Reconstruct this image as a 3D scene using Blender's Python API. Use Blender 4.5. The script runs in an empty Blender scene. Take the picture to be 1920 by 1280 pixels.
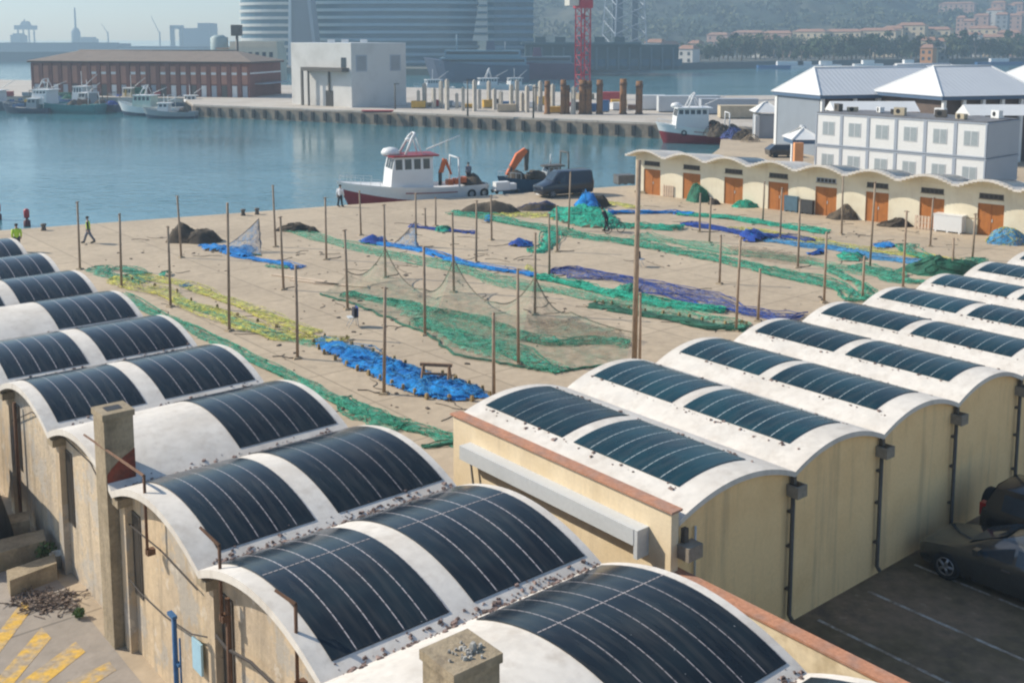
import bpy, bmesh, math, random
from mathutils import Vector, Matrix, noise
R = math.radians
random.seed(7)
scene = bpy.context.scene
COL = scene.collection
# ------------------------------------------------------------------ camera model (metres, z = 0 is the quay surface)
FPX, PPY, PIT, CH = 2017.8, 329.1, .127, 13.0
_c, _s = math.cos(PIT), math.sin(PIT)
def ray(px, py):
    X = (px - 960) / FPX; V = (py - PPY) / FPX
    return Vector((X, _c - _s * V, -_s - _c * V))
def at(px, py, z=0.0):
    d = ray(px, py); t = (z - CH) / d.z
    return Vector((0, 0, CH)) + d * t
def aty(px, py, y):
    d = ray(px, py)
    return Vector((0, 0, CH)) + d * (y / d.y)
cd = bpy.data.cameras.new('camera'); cam = bpy.data.objects.new('camera', cd); COL.objects.link(cam)
cam.location = (0, 0, CH); cam.rotation_euler = (math.pi / 2 - PIT, 0, 0)
cd.sensor_fit = 'HORIZONTAL'; cd.sensor_width = 36; cd.lens = FPX / 1920 * 36
cd.shift_y = -(640 - PPY) / 1920
cd.clip_end = 20000; cd.clip_start = .1
scene.camera = cam
# ------------------------------------------------------------------ mesh builder
class MB:
    def __init__(s): s.v = []; s.f = []; s.uv = {}; s.sm = []
    def vert(s, p): s.v.append(tuple(p)); return len(s.v) - 1
    def face(s, idx, smooth=False, uv=None):
        s.f.append(tuple(idx)); s.sm.append(smooth)
        if uv: s.uv[len(s.f) - 1] = uv
    def quad(s, a, b, c, d, uv=None): s.face([s.vert(a), s.vert(b), s.vert(c), s.vert(d)], False, uv)
    def box(s, c, d, rz=0.0, taper=1.0):
        cr, sr = math.cos(rz), math.sin(rz); i = []
        for k in (-1, 1):
            for (a, b) in ((-1, -1), (1, -1), (1, 1), (-1, 1)):
                t = taper if k > 0 else 1
                x, y = a * d[0] / 2 * t, b * d[1] / 2 * t
                i.append(s.vert((c[0] + x * cr - y * sr, c[1] + x * sr + y * cr, c[2] + k * d[2] / 2)))
        for q in ((3, 2, 1, 0), (4, 5, 6, 7), (0, 1, 5, 4), (1, 2, 6, 5), (2, 3, 7, 6), (3, 0, 4, 7)): s.face([i[j] for j in q])
        return s
    def box2(s, a, b):
        return s.box([(a[k] + b[k]) / 2 for k in range(3)], [abs(b[k] - a[k]) for k in range(3)])
    def tube(s, p0, p1, r0, r1=None, n=8, cap=True):
        r1 = r0 if r1 is None else r1
        return s.path([p0, p1], [r0, r1], n, cap)
    def path(s, pts, rad, n=6, cap=True):
        pts = [Vector(p) for p in pts]; rings = []
        if not isinstance(rad, (list, tuple)): rad = [rad] * len(pts)
        ref = None
        for i, p in enumerate(pts):
            t = (pts[min(i + 1, len(pts) - 1)] - pts[max(i - 1, 0)])
            t = t.normalized() if t.length > 1e-9 else Vector((0, 0, 1))
            if ref is None: ref = Vector((1, 0, 0)) if abs(t.x) < .9 else Vector((0, 1, 0))
            a = (ref - t * ref.dot(t)).normalized(); b = t.cross(a); ref = a
            rings.append([s.vert(p + (a * math.cos(2 * math.pi * k / n) + b * math.sin(2 * math.pi * k / n)) * rad[i]) for k in range(n)])
        for i in range(len(rings) - 1):
            for k in range(n): s.face([rings[i][k], rings[i][(k + 1) % n], rings[i + 1][(k + 1) % n], rings[i + 1][k]], n > 5)
        if cap: s.face(rings[0][::-1]); s.face(rings[-1])
        return s
    def prism(s, pts, z0, z1, bottom=True):
        A = sum(pts[i][0] * pts[(i + 1) % len(pts)][1] - pts[(i + 1) % len(pts)][0] * pts[i][1] for i in range(len(pts)))
        if A < 0: pts = pts[::-1]
        lo = [s.vert((p[0], p[1], z0)) for p in pts]; hi = [s.vert((p[0], p[1], z1)) for p in pts]
        n = len(pts)
        for i in range(n): s.face([lo[i], lo[(i + 1) % n], hi[(i + 1) % n], hi[i]])
        s.face(hi)
        if bottom: s.face(lo[::-1])
        return s
    def grid(s, fn, nu, nv, smooth=True, uvf=None):
        idx = [[s.vert(fn(i / nu, j / nv)) for j in range(nv + 1)] for i in range(nu + 1)]
        for i in range(nu):
            for j in range(nv):
                uv = None
                if uvf: uv = [uvf(i / nu, j / nv), uvf((i + 1) / nu, j / nv), uvf((i + 1) / nu, (j + 1) / nv), uvf(i / nu, (j + 1) / nv)]
                s.face([idx[i][j], idx[i + 1][j], idx[i + 1][j + 1], idx[i][j + 1]], smooth, uv)
        return s
    def loft(s, rings, closed=True, smooth=True, cap=True):
        I = [[s.vert(p) for p in r] for r in rings]; n = len(I[0])
        for i in range(len(I) - 1):
            for k in range(n if closed else n - 1):
                s.face([I[i][k], I[i][(k + 1) % n], I[i + 1][(k + 1) % n], I[i + 1][k]], smooth)
        if cap: s.face(I[0][::-1]); s.face(I[-1])
        return s
    def lathe(s, prof, n=12, c=(0, 0, 0)):
        rings = [[(c[0] + r * math.cos(2 * math.pi * k / n), c[1] + r * math.sin(2 * math.pi * k / n), c[2] + z) for k in range(n)] for r, z in prof]
        return s.loft(rings)
    def build(s, name, m, parent=None, world=False, loc=None, recalc=False):
        me = bpy.data.meshes.new(name); vs = s.v
        o = bpy.data.objects.new(name, me); COL.objects.link(o)
        if parent is not None:
            o.parent = parent
            if world:
                r = parent
                while r.parent: r = r.parent
                M = (Matrix.Translation(r.location) @ Matrix.Rotation(r.rotation_euler.z, 4, 'Z')).inverted()
                vs = [tuple(M @ Vector(p)) for p in vs]
        elif loc is not None:
            o.location = loc; L = Vector(loc); vs = [tuple(Vector(p) - L) for p in vs]
        me.from_pydata(vs, [], s.f)
        me.polygons.foreach_set('use_smooth', s.sm)
        if s.uv:
            ul = me.uv_layers.new(name='UVMap')
            for p in me.polygons:
                if p.index in s.uv:
                    for li, q in zip(p.loop_indices, s.uv[p.index]): ul.data[li].uv = q
        if recalc:
            bm = bmesh.new(); bm.from_mesh(me); bmesh.ops.remove_doubles(bm, verts=bm.verts, dist=1e-5)
            bmesh.ops.recalc_face_normals(bm, faces=bm.faces); bm.to_mesh(me); bm.free()
        me.materials.append(m); me.update()
        return o
def thing(name, label, cat, loc=(0, 0, 0), rz=0.0, group=None):
    o = bpy.data.objects.new(name, None); COL.objects.link(o); o.empty_display_size = .2
    o.location = loc; o.rotation_euler = (0, 0, rz)
    return tag(o, label, cat, group)
def tag(o, label, cat, group=None):
    o['label'] = label; o['category'] = cat
    if group: o['group'] = group
    return o
def structure(o, kind='structure'): o['kind'] = kind; return o
def box(name, m, parent, a, b): return MB().box2(a, b).build(name, m, parent)
def clone(root, loc, rz, label, group=None, scale=1.0):
    def cp(o, par):
        c = o.copy(); COL.objects.link(c)
        if par is not None: c.parent = par
        for ch in o.children: cp(ch, c)
        return c
    r = cp(root, None); r.location = loc; r.rotation_euler = (0, 0, rz); r['label'] = label
    r.scale = (scale,) * 3 if not isinstance(scale, tuple) else scale
    if group: r['group'] = group
    return r
ORD = ['first', 'second', 'third', 'fourth', 'fifth', 'sixth', 'seventh', 'eighth', 'ninth', 'tenth', 'eleventh', 'twelfth', 'thirteenth', 'fourteenth', 'fifteenth', 'sixteenth', 'seventeenth', 'eighteenth', 'nineteenth', 'twentieth']
def nz(x, y, z=0.0, sc=1.0): return noise.noise(Vector((x * sc, y * sc, z * sc)))
def fbm(x, y, z=0.0, sc=1.0, o=4): return noise.fractal(Vector((x * sc, y * sc, z * sc)), 1.0, 2.0, o)
# ------------------------------------------------------------------ materials
_MC = {}
def mat(name, col, rough=.8, var=.18, scale=1.2, col2=None, mixlo=.45, mixhi=.7, fine=12., bump=0., bscale=20., metal=0., spec=.5, alpha=None, ascale=8., coat=0.):
    if name in _MC: return _MC[name]
    m = bpy.data.materials.new(name); m.use_nodes = True; nt = m.node_tree; N = nt.nodes; Lk = nt.links
    p = N['Principled BSDF']; p.inputs['Roughness'].default_value = rough; p.inputs['Metallic'].default_value = metal
    p.inputs['Specular IOR Level'].default_value = spec; p.inputs['Coat Weight'].default_value = coat
    tc = N.new('ShaderNodeTexCoord')
    def nzn(sc, det=4, ro=.6):
        n = N.new('ShaderNodeTexNoise'); n.inputs['Scale'].default_value = sc; n.inputs['Detail'].default_value = det; n.inputs['Roughness'].default_value = ro
        Lk.new(tc.outputs['Object'], n.inputs['Vector']); return n
    a = nzn(scale); b = nzn(fine, 3)
    base = [min(1, max(0, c)) for c in col]
    mx = N.new('ShaderNodeMix'); mx.data_type = 'RGBA'
    d2 = col2 if col2 else [c * (1 - var) for c in base]
    mr = N.new('ShaderNodeMapRange'); mr.inputs['From Min'].default_value = mixlo; mr.inputs['From Max'].default_value = mixhi
    Lk.new(a.outputs['Fac'], mr.inputs['Value']); Lk.new(mr.outputs['Result'], mx.inputs[0])
    mx.inputs[6].default_value = (*base, 1); mx.inputs[7].default_value = (*d2, 1)
    hs = N.new('ShaderNodeHueSaturation'); mr2 = N.new('ShaderNodeMapRange')
    mr2.inputs['From Min'].default_value = .3; mr2.inputs['From Max'].default_value = .7
    mr2.inputs['To Min'].default_value = 1 - var * .8; mr2.inputs['To Max'].default_value = 1 + var * .8
    Lk.new(b.outputs['Fac'], mr2.inputs['Value']); Lk.new(mr2.outputs['Result'], hs.inputs['Value'])
    Lk.new(mx.outputs[2], hs.inputs['Color']); Lk.new(hs.outputs['Color'], p.inputs['Base Color'])
    if bump:
        bn = N.new('ShaderNodeBump'); bn.inputs['Strength'].default_value = bump; bn.inputs['Distance'].default_value = .05
        c = nzn(bscale, 4); Lk.new(c.outputs['Fac'], bn.inputs['Height']); Lk.new(bn.outputs['Normal'], p.inputs['Normal'])
    if alpha is not None:
        c = nzn(ascale, 5, .7); mr3 = N.new('ShaderNodeMapRange'); mr3.inputs['From Min'].default_value = .35; mr3.inputs['From Max'].default_value = .65
        mr3.inputs['To Min'].default_value = alpha[0]; mr3.inputs['To Max'].default_value = alpha[1]
        Lk.new(c.outputs['Fac'], mr3.inputs['Value']); Lk.new(mr3.outputs['Result'], p.inputs['Alpha'])
    _MC[name] = m; return m
def nodes_of(m): return m.node_tree.nodes, m.node_tree.links
WHITE = mat('white_roof_paint', (.66, .61, .545), .8, .08, .7, (.54, .485, .42), .46, .74, fine=4, bump=.12, bscale=5)
CREAM = mat('cream_render_warm_bounce', (.90, .62, .31), .9, .06, .8, (.83, .55, .26), bump=.1)  # orange tint puts warm bounce light into the shaded wall's colour

CREAML = mat('cream_render_sunlit', (.76, .62, .42), .9, .07, .8, (.66, .52, .33), bump=.1)  # paler copy of the same render: sunlight on the end wall put into colour
CREAMSHED = mat('cream_shed_paint', (.76, .69, .53), .9, .06, .6, (.66, .58, .43))
WEATHER = mat('weathered_render', (.56, .425, .275), .95, .13, .45, (.43, .335, .235), .42, .68, fine=5, bump=.3, bscale=9)
PEEL = mat('peeling_plaster', (.57, .45, .31), .95, .14, 1.1, (.44, .365, .285), .45, .64, fine=9, bump=.4, bscale=12)
CONC = mat('old_concrete', (.34, .27, .18), .95, .2, 1.3, (.22, .175, .11), bump=.4, bscale=14)
TERRA = mat('terracotta_coping', (.46, .215, .125), .9, .25, 3, (.36, .2, .14), .42, .62)
DARKSLOT = mat('dark_opening', (.035, .028, .022), .5, .3)
RUST = mat('rusty_steel', (.15, .075, .04), .85, .35, 6)
DKMETAL = mat('dark_brown_metal', (.10, .085, .07), .6, .2, 4)
GUTM = mat('grey_brown_zinc', (.26, .225, .18), .6, .2, 4)
BLUEST = mat('blue_painted_steel', (.035, .12, .26), .5, .25, 5)
LTBLUE = mat('pale_blue_panel', (.33, .52, .62), .6, .1, 3)
ALU = mat('pale_grey_metal', (.55, .57, .58), .45, .06, .7)
WOOD = mat('weathered_pole_wood', (.33, .25, .18), .9, .25, 3, (.22, .165, .12))
DOOR = mat('orange_brown_door', (.42, .145, .025), .7, .15, 2)
TYRE = mat('black_rubber', (.02, .02, .02), .9, .2, 4)
GREYM = mat('grey_cladding', (.36, .39, .43), .6, .06, .5)
WHITEP = mat('white_paint', (.69, .69, .68), .5, .05, .8)
GLASS = mat('dark_glass', (.03, .045, .06), .12, .1, 1)
def nodes_of(m): return m.node_tree.nodes, m.node_tree.links
def streak(m, sc, lo, hi, amt, col):
    N, Lk = nodes_of(m); p = N['Principled BSDF']; src = p.inputs['Base Color'].links[0].from_socket
    tc = [n for n in N if n.type == 'TEX_COORD'][0]; mp = N.new('ShaderNodeMapping'); mp.inputs['Scale'].default_value = sc; Lk.new(tc.outputs['Object'], mp.inputs['Vector'])
    n = N.new('ShaderNodeTexNoise'); n.inputs['Scale'].default_value = 1; n.inputs['Detail'].default_value = 6; n.inputs['Roughness'].default_value = .65; Lk.new(mp.outputs['Vector'], n.inputs['Vector'])
    mr = N.new('ShaderNodeMapRange'); mr.inputs['From Min'].default_value = lo; mr.inputs['From Max'].default_value = hi; mr.inputs['To Max'].default_value = amt; Lk.new(n.outputs['Fac'], mr.inputs['Value'])
    mx = N.new('ShaderNodeMix'); mx.data_type = 'RGBA'; Lk.new(mr.outputs['Result'], mx.inputs[0]); Lk.new(src, mx.inputs[6]); mx.inputs[7].default_value = (*col, 1); Lk.new(mx.outputs[2], p.inputs['Base Color'])
streak(WHITE, (3.2, 3.2, .4), .50, .72, .45, (.40, .34, .28)); streak(WHITE, (.9, .9, .9), .57, .60, .28, (.50, .47, .43)); streak(WHITE, (16, 16, 16), .70, .74, .5, (.22, .17, .13))
streak(WEATHER, (2.6, 2.6, .22), .48, .68, .7, (.25, .20, .145)); streak(WEATHER, (.9, .9, .7), .54, .58, .75, (.37, .335, .29)); streak(WEATHER, (2.4, 2.4, 2.4), .60, .63, .6, (.58, .50, .40)); streak(WEATHER, (5, 5, 5), .62, .68, .5, (.18, .14, .1))
streak(PEEL, (2.2, 2.2, .3), .48, .66, .65, (.27, .225, .175)); streak(PEEL, (1.5, 1.5, 1.6), .53, .57, .6, (.44, .41, .37)); streak(PEEL, (6, 6, 6), .6, .66, .5, (.2, .16, .12))
streak(CREAM, (2.5, 2.5, .18), .50, .70, .5, (.42, .31, .18)); streak(CREAML if 'CREAML' in globals() else CREAM, (3, 3, .2), .52, .7, .4, (.46, .36, .24)); streak(CONC, (3, 3, .4), .5, .7, .5, (.13, .1, .07))
streak(CREAMSHED, (1.5, 1.5, .3), .55, .72, .35, (.5, .42, .3)); streak(DOOR, (6, 6, .6), .5, .7, .4, (.22, .07, .02))
# PV laminate with dotted seams: UV u in strips, v along the arc (m)
def pv_mat(name, col, col2, rough, seamcol=(.40, .355, .35)):
    m = bpy.data.materials.new(name); m.use_nodes = True; N, Lk = nodes_of(m); p = N['Principled BSDF']
    p.inputs['Roughness'].default_value = rough; p.inputs['Specular IOR Level'].default_value = .3
    uv = N.new('ShaderNodeUVMap'); uv.uv_map = 'UVMap'; sx = N.new('ShaderNodeSeparateXYZ'); Lk.new(uv.outputs['UV'], sx.inputs['Vector'])
    def mth(op, a, b=None, c=None):
        n = N.new('ShaderNodeMath'); n.operation = op
        for i, q in enumerate((a, b, c)):
            if q is None: continue
            if isinstance(q, (int, float)): n.inputs[i].default_value = q
            else: Lk.new(q, n.inputs[i])
        return n.outputs[0]
    fr = mth('FRACT', mth('ADD', sx.outputs['X'], .5))
    d = mth('ABSOLUTE', mth('SUBTRACT', fr, .5))
    seam = mth('LESS_THAN', d, .020)
    edge = mth('GREATER_THAN', sx.outputs['X'], .2)          # no seam on the outer edge
    dash = mth('ADD', mth('MULTIPLY', mth('GREATER_THAN', mth('FRACT', mth('MULTIPLY', sx.outputs['Y'], 5.5)), .22), .5), .4)
    fac = mth('MULTIPLY', mth('MULTIPLY', seam, edge), dash)
    tc = N.new('ShaderNodeTexCoord'); n1 = N.new('ShaderNodeTexNoise'); n1.inputs['Scale'].default_value = 1.1; n1.inputs['Detail'].default_value = 5
    Lk.new(tc.outputs['Object'], n1.inputs['Vector'])
    mr = N.new('ShaderNodeMapRange'); mr.inputs['From Min'].default_value = .35; mr.inputs['From Max'].default_value = .7; Lk.new(n1.outputs['Fac'], mr.inputs['Value'])
    a = N.new('ShaderNodeMix'); a.data_type = 'RGBA'; Lk.new(mr.outputs['Result'], a.inputs[0]); a.inputs[6].default_value = (*col, 1); a.inputs[7].default_value = (*col2, 1)
    b = N.new('ShaderNodeMix'); b.data_type = 'RGBA'; Lk.new(fac, b.inputs[0]); Lk.new(a.outputs[2], b.inputs[6]); b.inputs[7].default_value = (*seamcol, 1)
    # sparse droppings
    n2 = N.new('ShaderNodeTexNoise'); n2.inputs['Scale'].default_value = 7; n2.inputs['Detail'].default_value = 3; Lk.new(tc.outputs['Object'], n2.inputs['Vector'])
    sp = mth('GREATER_THAN', n2.outputs['Fac'], .78)
    c = N.new('ShaderNodeMix'); c.data_type = 'RGBA'; Lk.new(mth('MULTIPLY', sp, .5), c.inputs[0]); Lk.new(b.outputs[2], c.inputs[6]); c.inputs[7].default_value = (.5, .5, .5, 1)
    oi = N.new('ShaderNodeObjectInfo'); hv = N.new('ShaderNodeHueSaturation'); vr = N.new('ShaderNodeMapRange'); vr.inputs['To Min'].default_value = .75; vr.inputs['To Max'].default_value = 1.5; Lk.new(oi.outputs['Random'], vr.inputs['Value']); Lk.new(vr.outputs['Result'], hv.inputs['Value']); Lk.new(c.outputs[2], hv.inputs['Color'])
    mpd = N.new('ShaderNodeMapping'); mpd.inputs['Scale'].default_value = (2.5, .7, 1); Lk.new(uv.outputs['UV'], mpd.inputs['Vector']); nd = N.new('ShaderNodeTexNoise'); nd.inputs['Scale'].default_value = 1.4; nd.inputs['Detail'].default_value = 6; Lk.new(mpd.outputs['Vector'], nd.inputs['Vector'])
    md = N.new('ShaderNodeMapRange'); md.inputs['From Min'].default_value = .45; md.inputs['From Max'].default_value = .75; md.inputs['To Max'].default_value = .13; Lk.new(nd.outputs['Fac'], md.inputs['Value'])
    dm = N.new('ShaderNodeMix'); dm.data_type = 'RGBA'; Lk.new(md.outputs['Result'], dm.inputs[0]); Lk.new(hv.outputs['Color'], dm.inputs[6]); dm.inputs[7].default_value = (.22, .20, .17, 1)
    Lk.new(dm.outputs[2], p.inputs['Base Color'])
    n3 = N.new('ShaderNodeMapRange'); n3.inputs['To Min'].default_value = rough - .05; n3.inputs['To Max'].default_value = rough + .1
    Lk.new(n1.outputs['Fac'], n3.inputs['Value']); Lk.new(n3.outputs['Result'], p.inputs['Roughness'])
    return m
PVL = pv_mat('solar_film_navy', (.007, .010, .014), (.013, .021, .026), .15)
PVR = pv_mat('solar_film_teal', (.006, .034, .044), (.004, .018, .026), .24, (.36, .40, .40))
# ------------------------------------------------------------------ world, sun
w = bpy.data.worlds.new('World'); scene.world = w; w.use_nodes = True
N, Lk = w.node_tree.nodes, w.node_tree.links
sky = N.new('ShaderNodeTexSky'); sky.sky_type = 'NISHITA'; sky.sun_disc = False
ELEV, AZ = R(36), Vector((-.97, .24, 0)).normalized()
sky.sun_elevation = ELEV; sky.sun_rotation = math.atan2(AZ.x, AZ.y)
sky.air_density = 1.0; sky.dust_density = .4; sky.ozone_density = 2.0
Lk.new(sky.outputs['Color'], N['Background'].inputs['Color']); N['Background'].inputs['Strength'].default_value = .125
sl = bpy.data.lights.new('sun', 'SUN'); so = bpy.data.objects.new('sun', sl); COL.objects.link(so)
sl.energy = 5.0; sl.angle = R(.53); sl.color = (1, .92, .78)
to = Vector((AZ.x * math.cos(ELEV), AZ.y * math.cos(ELEV), math.sin(ELEV)))
so.rotation_euler = to.to_track_quat('Z', 'Y').to_euler(); so.location = (-60, 20, 60)
scene.view_settings.view_transform = 'Standard'; scene.view_settings.look = 'None'; scene.view_settings.exposure = .40; scene.view_settings.gamma = 1
scene.cycles.use_denoising = True
scene.cycles.filter_width = 2.2
scene.cycles.max_bounces = 8; scene.cycles.transparent_max_bounces = 16; scene.cycles.volume_bounces = 0
scene.cycles.sample_clamp_indirect = 6
# ------------------------------------------------------------------ setting: water, quay, street, car park, pier, far shore, hill
def water_mat():
    m = bpy.data.materials.new('harbour_water'); m.use_nodes = True; N, Lk = nodes_of(m); p = N['Principled BSDF']
    p.inputs['Base Color'].default_value = (.06, .175, .21, 1); p.inputs['Roughness'].default_value = .10; p.inputs['IOR'].default_value = 1.33
    tc = N.new('ShaderNodeTexCoord')
    def tex(sx, sy, sc, det):
        mp = N.new('ShaderNodeMapping'); mp.inputs['Scale'].default_value = (sx, sy, 1); Lk.new(tc.outputs['Object'], mp.inputs['Vector'])
        n = N.new('ShaderNodeTexNoise'); n.inputs['Scale'].default_value = sc; n.inputs['Detail'].default_value = det; n.inputs['Roughness'].default_value = .55
        Lk.new(mp.outputs['Vector'], n.inputs['Vector']); return n
    big = tex(.35, 1.3, .03, 3); mid = tex(.6, 1.0, .9, 4); 
    mr = N.new('ShaderNodeMapRange'); mr.inputs['From Min'].default_value = .35; mr.inputs['From Max'].default_value = .65; mr.inputs['To Min'].default_value = .12; mr.inputs['To Max'].default_value = .5
    Lk.new(big.outputs['Fac'], mr.inputs['Value'])
    b = N.new('ShaderNodeBump'); b.inputs['Distance'].default_value = .3; Lk.new(mr.outputs['Result'], b.inputs['Strength'])
    Lk.new(mid.outputs['Fac'], b.inputs['Height']); Lk.new(b.outputs['Normal'], p.inputs['Normal'])
    return m
structure(MB().grid(lambda a, b: (-4000 + 8000 * a, -40 + 6000 * b, -1.2), 20, 20, False).build('water', water_mat()))
def ground_mat(name, c1, c2, c3, spots=True):
    m = mat(name, c1, .95, .13, .16, c2, .42, .62, fine=2.2, bump=.25, bscale=6)
    N, Lk = nodes_of(m); hs = [n for n in N if n.type == 'HUE_SAT'][0]; p = N['Principled BSDF']; tc = [n for n in N if n.type == 'TEX_COORD'][0]
    n = N.new('ShaderNodeTexNoise'); n.inputs['Scale'].default_value = .9; n.inputs['Detail'].default_value = 6; n.inputs['Roughness'].default_value = .7
    Lk.new(tc.outputs['Object'], n.inputs['Vector'])
    mr = N.new('ShaderNodeMapRange'); mr.inputs['From Min'].default_value = .56; mr.inputs['From Max'].default_value = .72; mr.inputs['To Max'].default_value = .75; Lk.new(n.outputs['Fac'], mr.inputs['Value'])
    mx = N.new('ShaderNodeMix'); mx.data_type = 'RGBA'; Lk.new(mr.outputs['Result'], mx.inputs[0]); Lk.new(hs.outputs['Color'], mx.inputs[6]); mx.inputs[7].default_value = (*c3, 1)
    # slab joints
    mp = N.new('ShaderNodeMapping'); mp.inputs['Rotation'].default_value = (0, 0, R(-39.5)); Lk.new(tc.outputs['Object'], mp.inputs['Vector'])
    bt = N.new('ShaderNodeTexBrick'); bt.inputs['Scale'].default_value = 1; bt.inputs['Brick Width'].default_value = 5; bt.inputs['Row Height'].default_value = 4; bt.offset = 0
    bt.inputs['Mortar Size'].default_value = .035; bt.inputs['Color1'].default_value = (1, 1, 1, 1); bt.inputs['Color2'].default_value = (.93, .93, .93, 1); bt.inputs['Mortar'].default_value = (.6, .6, .6, 1)
    Lk.new(mp.outputs['Vector'], bt.inputs['Vector'])
    ml = N.new('ShaderNodeMix'); ml.data_type = 'RGBA'; ml.blend_type = 'MULTIPLY'; ml.inputs[0].default_value = 1
    Lk.new(mx.outputs[2], ml.inputs[6]); Lk.new(bt.outputs['Color'], ml.inputs[7]); Lk.new(ml.outputs[2], p.inputs['Base Color'])
    return m
QUAY = ground_mat('quay_concrete', (.47, .375, .265), (.41, .325, .23), (.33, .26, .185))
q = [at(0, 432), at(640, 385), at(1180, 348)]
e0 = q[0] + (q[0] - q[1]) * 2.2
dock = [at(1335, 300), at(1350, 262), at(1440, 262)]
quay_pts = [(e0.x, e0.y), (q[0].x, q[0].y), (q[1].x, q[1].y), (q[2].x, q[2].y), (14.5, 96.5), (24.6, 127), (27, 138.6), (37.5, 149), (60, 170), (140, 170), (140, -30), (e0.x, -30)]
structure(MB().prism([tuple(p) for p in quay_pts], -3, 0).build('quay', QUAY))
# ------------------------------------------------------------------ the two roof buildings
UA = Vector((.7713, .6365, 0)); VA = Vector((-.6365, .7713, 0)); RZ = math.atan2(UA.y, UA.x)
L0 = Vector((-.012, 11.33, 0)); SL, LL, ZV = 4.375, 5.727, 3.62
R0 = Vector((3.40, 20.35, 0)); SR, LR = 3.50, 7.25
def LW(x, y, z=0): return L0 + UA * x + VA * y + Vector((0, 0, z))
def RW(x, y, z=0): return R0 + UA * x + VA * y + Vector((0, 0, z))
def hit(px, py, O, axis, c):       # pixel ray against a plane of a building frame
    d = ray(px, py); o = Vector((0, 0, CH)); n = UA if axis == 'x' else VA
    t = (c - (o - O).dot(n)) / d.dot(n); P = o + d * t - O
    return Vector((P.dot(UA), P.dot(VA), P.z))
street = MB()
street.prism([tuple(LW(a, b).xy) for a, b in ((-.02, -12), (-.02, 60), (-14, 60), (-14, -12))], -.01, .004)
structure(street.build('street', ground_mat('street_asphalt', (.36, .31, .265), (.30, .26, .22), (.22, .19, .16))))
lot = MB().prism([tuple(RW(a, b).xy) for a, b in ((.0, -.0), (.0, -14), (40, -14), (40, -.0))], -.01, .006)
LOT = mat('car_park_asphalt', (.225, .155, .095), .9, .25, .5, (.145, .105, .055), .4, .6, fine=3, bump=.2)
streak(LOT, (.8, .8, .8), .56, .66, .6, (.09, .07, .05)); streak(LOT, (3, 3, 3), .64, .70, .5, (.32, .26, .19)); structure(lot.build('car_park', LOT))
ln = MB()
for x in (4.2, 6.2, 8.25, 10.5, 12.8): ln.prism([tuple(RW(a, b).xy) for a, b in ((x, -.35), (x + .09, -.35), (x + .09, -5.2), (x, -5.2))], .008, .0105)
structure(ln.build('parking_lines', mat('worn_white_line', (.42, .385, .33), .9, .3, 2.5, (.24, .18, .12), .42, .58)))
ys = MB()
for (a, b, c_, d) in (((-40, 1232), (48, 1120), (62, 1140), (-30, 1262)), ((-40, 1312), (78, 1176), (96, 1196), (0, 1312)), ((22, 1290), (142, 1203), (160, 1222), (62, 1300)), ((110, 1288), (205, 1240), (218, 1256), (150, 1300))):
    ys.prism([tuple(at(*p).xy) for p in (a, b, c_, d)], .005, .010)
structure(ys.build('yellow_hatching', mat('worn_yellow_paint', (.60, .37, .07), .9, .25, 2.2, (.36, .29, .21), .42, .58, fine=9)))
def arc_z(t, rise): return 4 * rise * t * (1 - t)
def vault(parent, axis, o0, span, a0, a1, rise, thick, m, name='roof_vault'):
    """shell between o0 and o0+span, running a0..a1 along the other axis"""
    mb = MB(); n = 20
    P = (lambda s_, a, z: (a, s_, z)) if axis == 'y' else (lambda s_, a, z: (s_, a, z))
    rings = []
    for a in (a0, a1):
        top = [P(o0 + span * i / n, a, ZV + arc_z(i / n, rise)) for i in range(n + 1)]
        bot = [P(o0 + span * i / n, a, ZV - thick + arc_z(i / n, rise)) for i in range(n, -1, -1)]
        rings.append(top + bot)
    I = [[mb.vert(p) for p in r] for r in rings]; k = len(I[0])
    for j in range(k):
        mb.face([I[0][j], I[1][j], I[1][(j + 1) % k], I[0][(j + 1) % k]], True)
    for i in range(n):
        mb.face([I[0][i], I[0][i + 1], I[0][k - 2 - i], I[0][k - 1 - i]]); mb.face([I[1][i + 1], I[1][i], I[1][k - 1 - i], I[1][k - 2 - i]])
    o = mb.build(name, m, parent, recalc=True)
    try: o.data.set_sharp_from_angle(angle=R(40))
    except Exception: pass
    return o
def panel(par, axis, o0, span, t0, t1, a0, a1, strips, rise, m, off=.022):
    P = (lambda s_, a, z: (a, s_, z)) if axis == 'y' else (lambda s_, a, z: (s_, a, z))
    def pos(i, j, lift=off):
        t = t0 + (t1 - t0) * i; a = a0 + (a1 - a0) * j
        return P(o0 + span * t, a, ZV + arc_z(t, rise) + lift)
    mb = MB().grid(pos, 16, 2, True, lambda i, j: (j * strips, (t1 - t0) * i * span))
    n = 16
    for j in (0, 1):           # thin edges
        for i in range(n):
            q_ = [pos(i / n, j), pos((i + 1) / n, j), pos((i + 1) / n, j, .001), pos(i / n, j, .001)]
            mb.quad(*q_, uv=[(.5, 0)] * 4)
    for i in (0, 1): mb.quad(pos(i, 0), pos(i, 1), pos(i, 1, .001), pos(i, 0, .001), uv=[(.5, 0)] * 4)
    return mb.build('solar_panel', m, par)
RISEL, RISER = .53, .40
DEB1 = mat('roof_litter', (.30, .21, .18), .95, .45, 9, (.10, .07, .06), .4, .55)
def litter(par, fn, n, seed):
    rd = random.Random(seed); mb = MB()
    for _ in range(n):
        c = fn(rd); sz = rd.choice((.012, .018, .026, .034, .05))
        mb.box((c[0], c[1], c[2] + sz * .25), (sz * rd.uniform(.8, 2.2), sz * rd.uniform(.8, 2), sz * .7), rd.uniform(0, 3), rd.uniform(.4, .9))
    o = mb.build('leaf_litter', DEB1, par); o['kind'] = 'stuff'; return o
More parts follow.
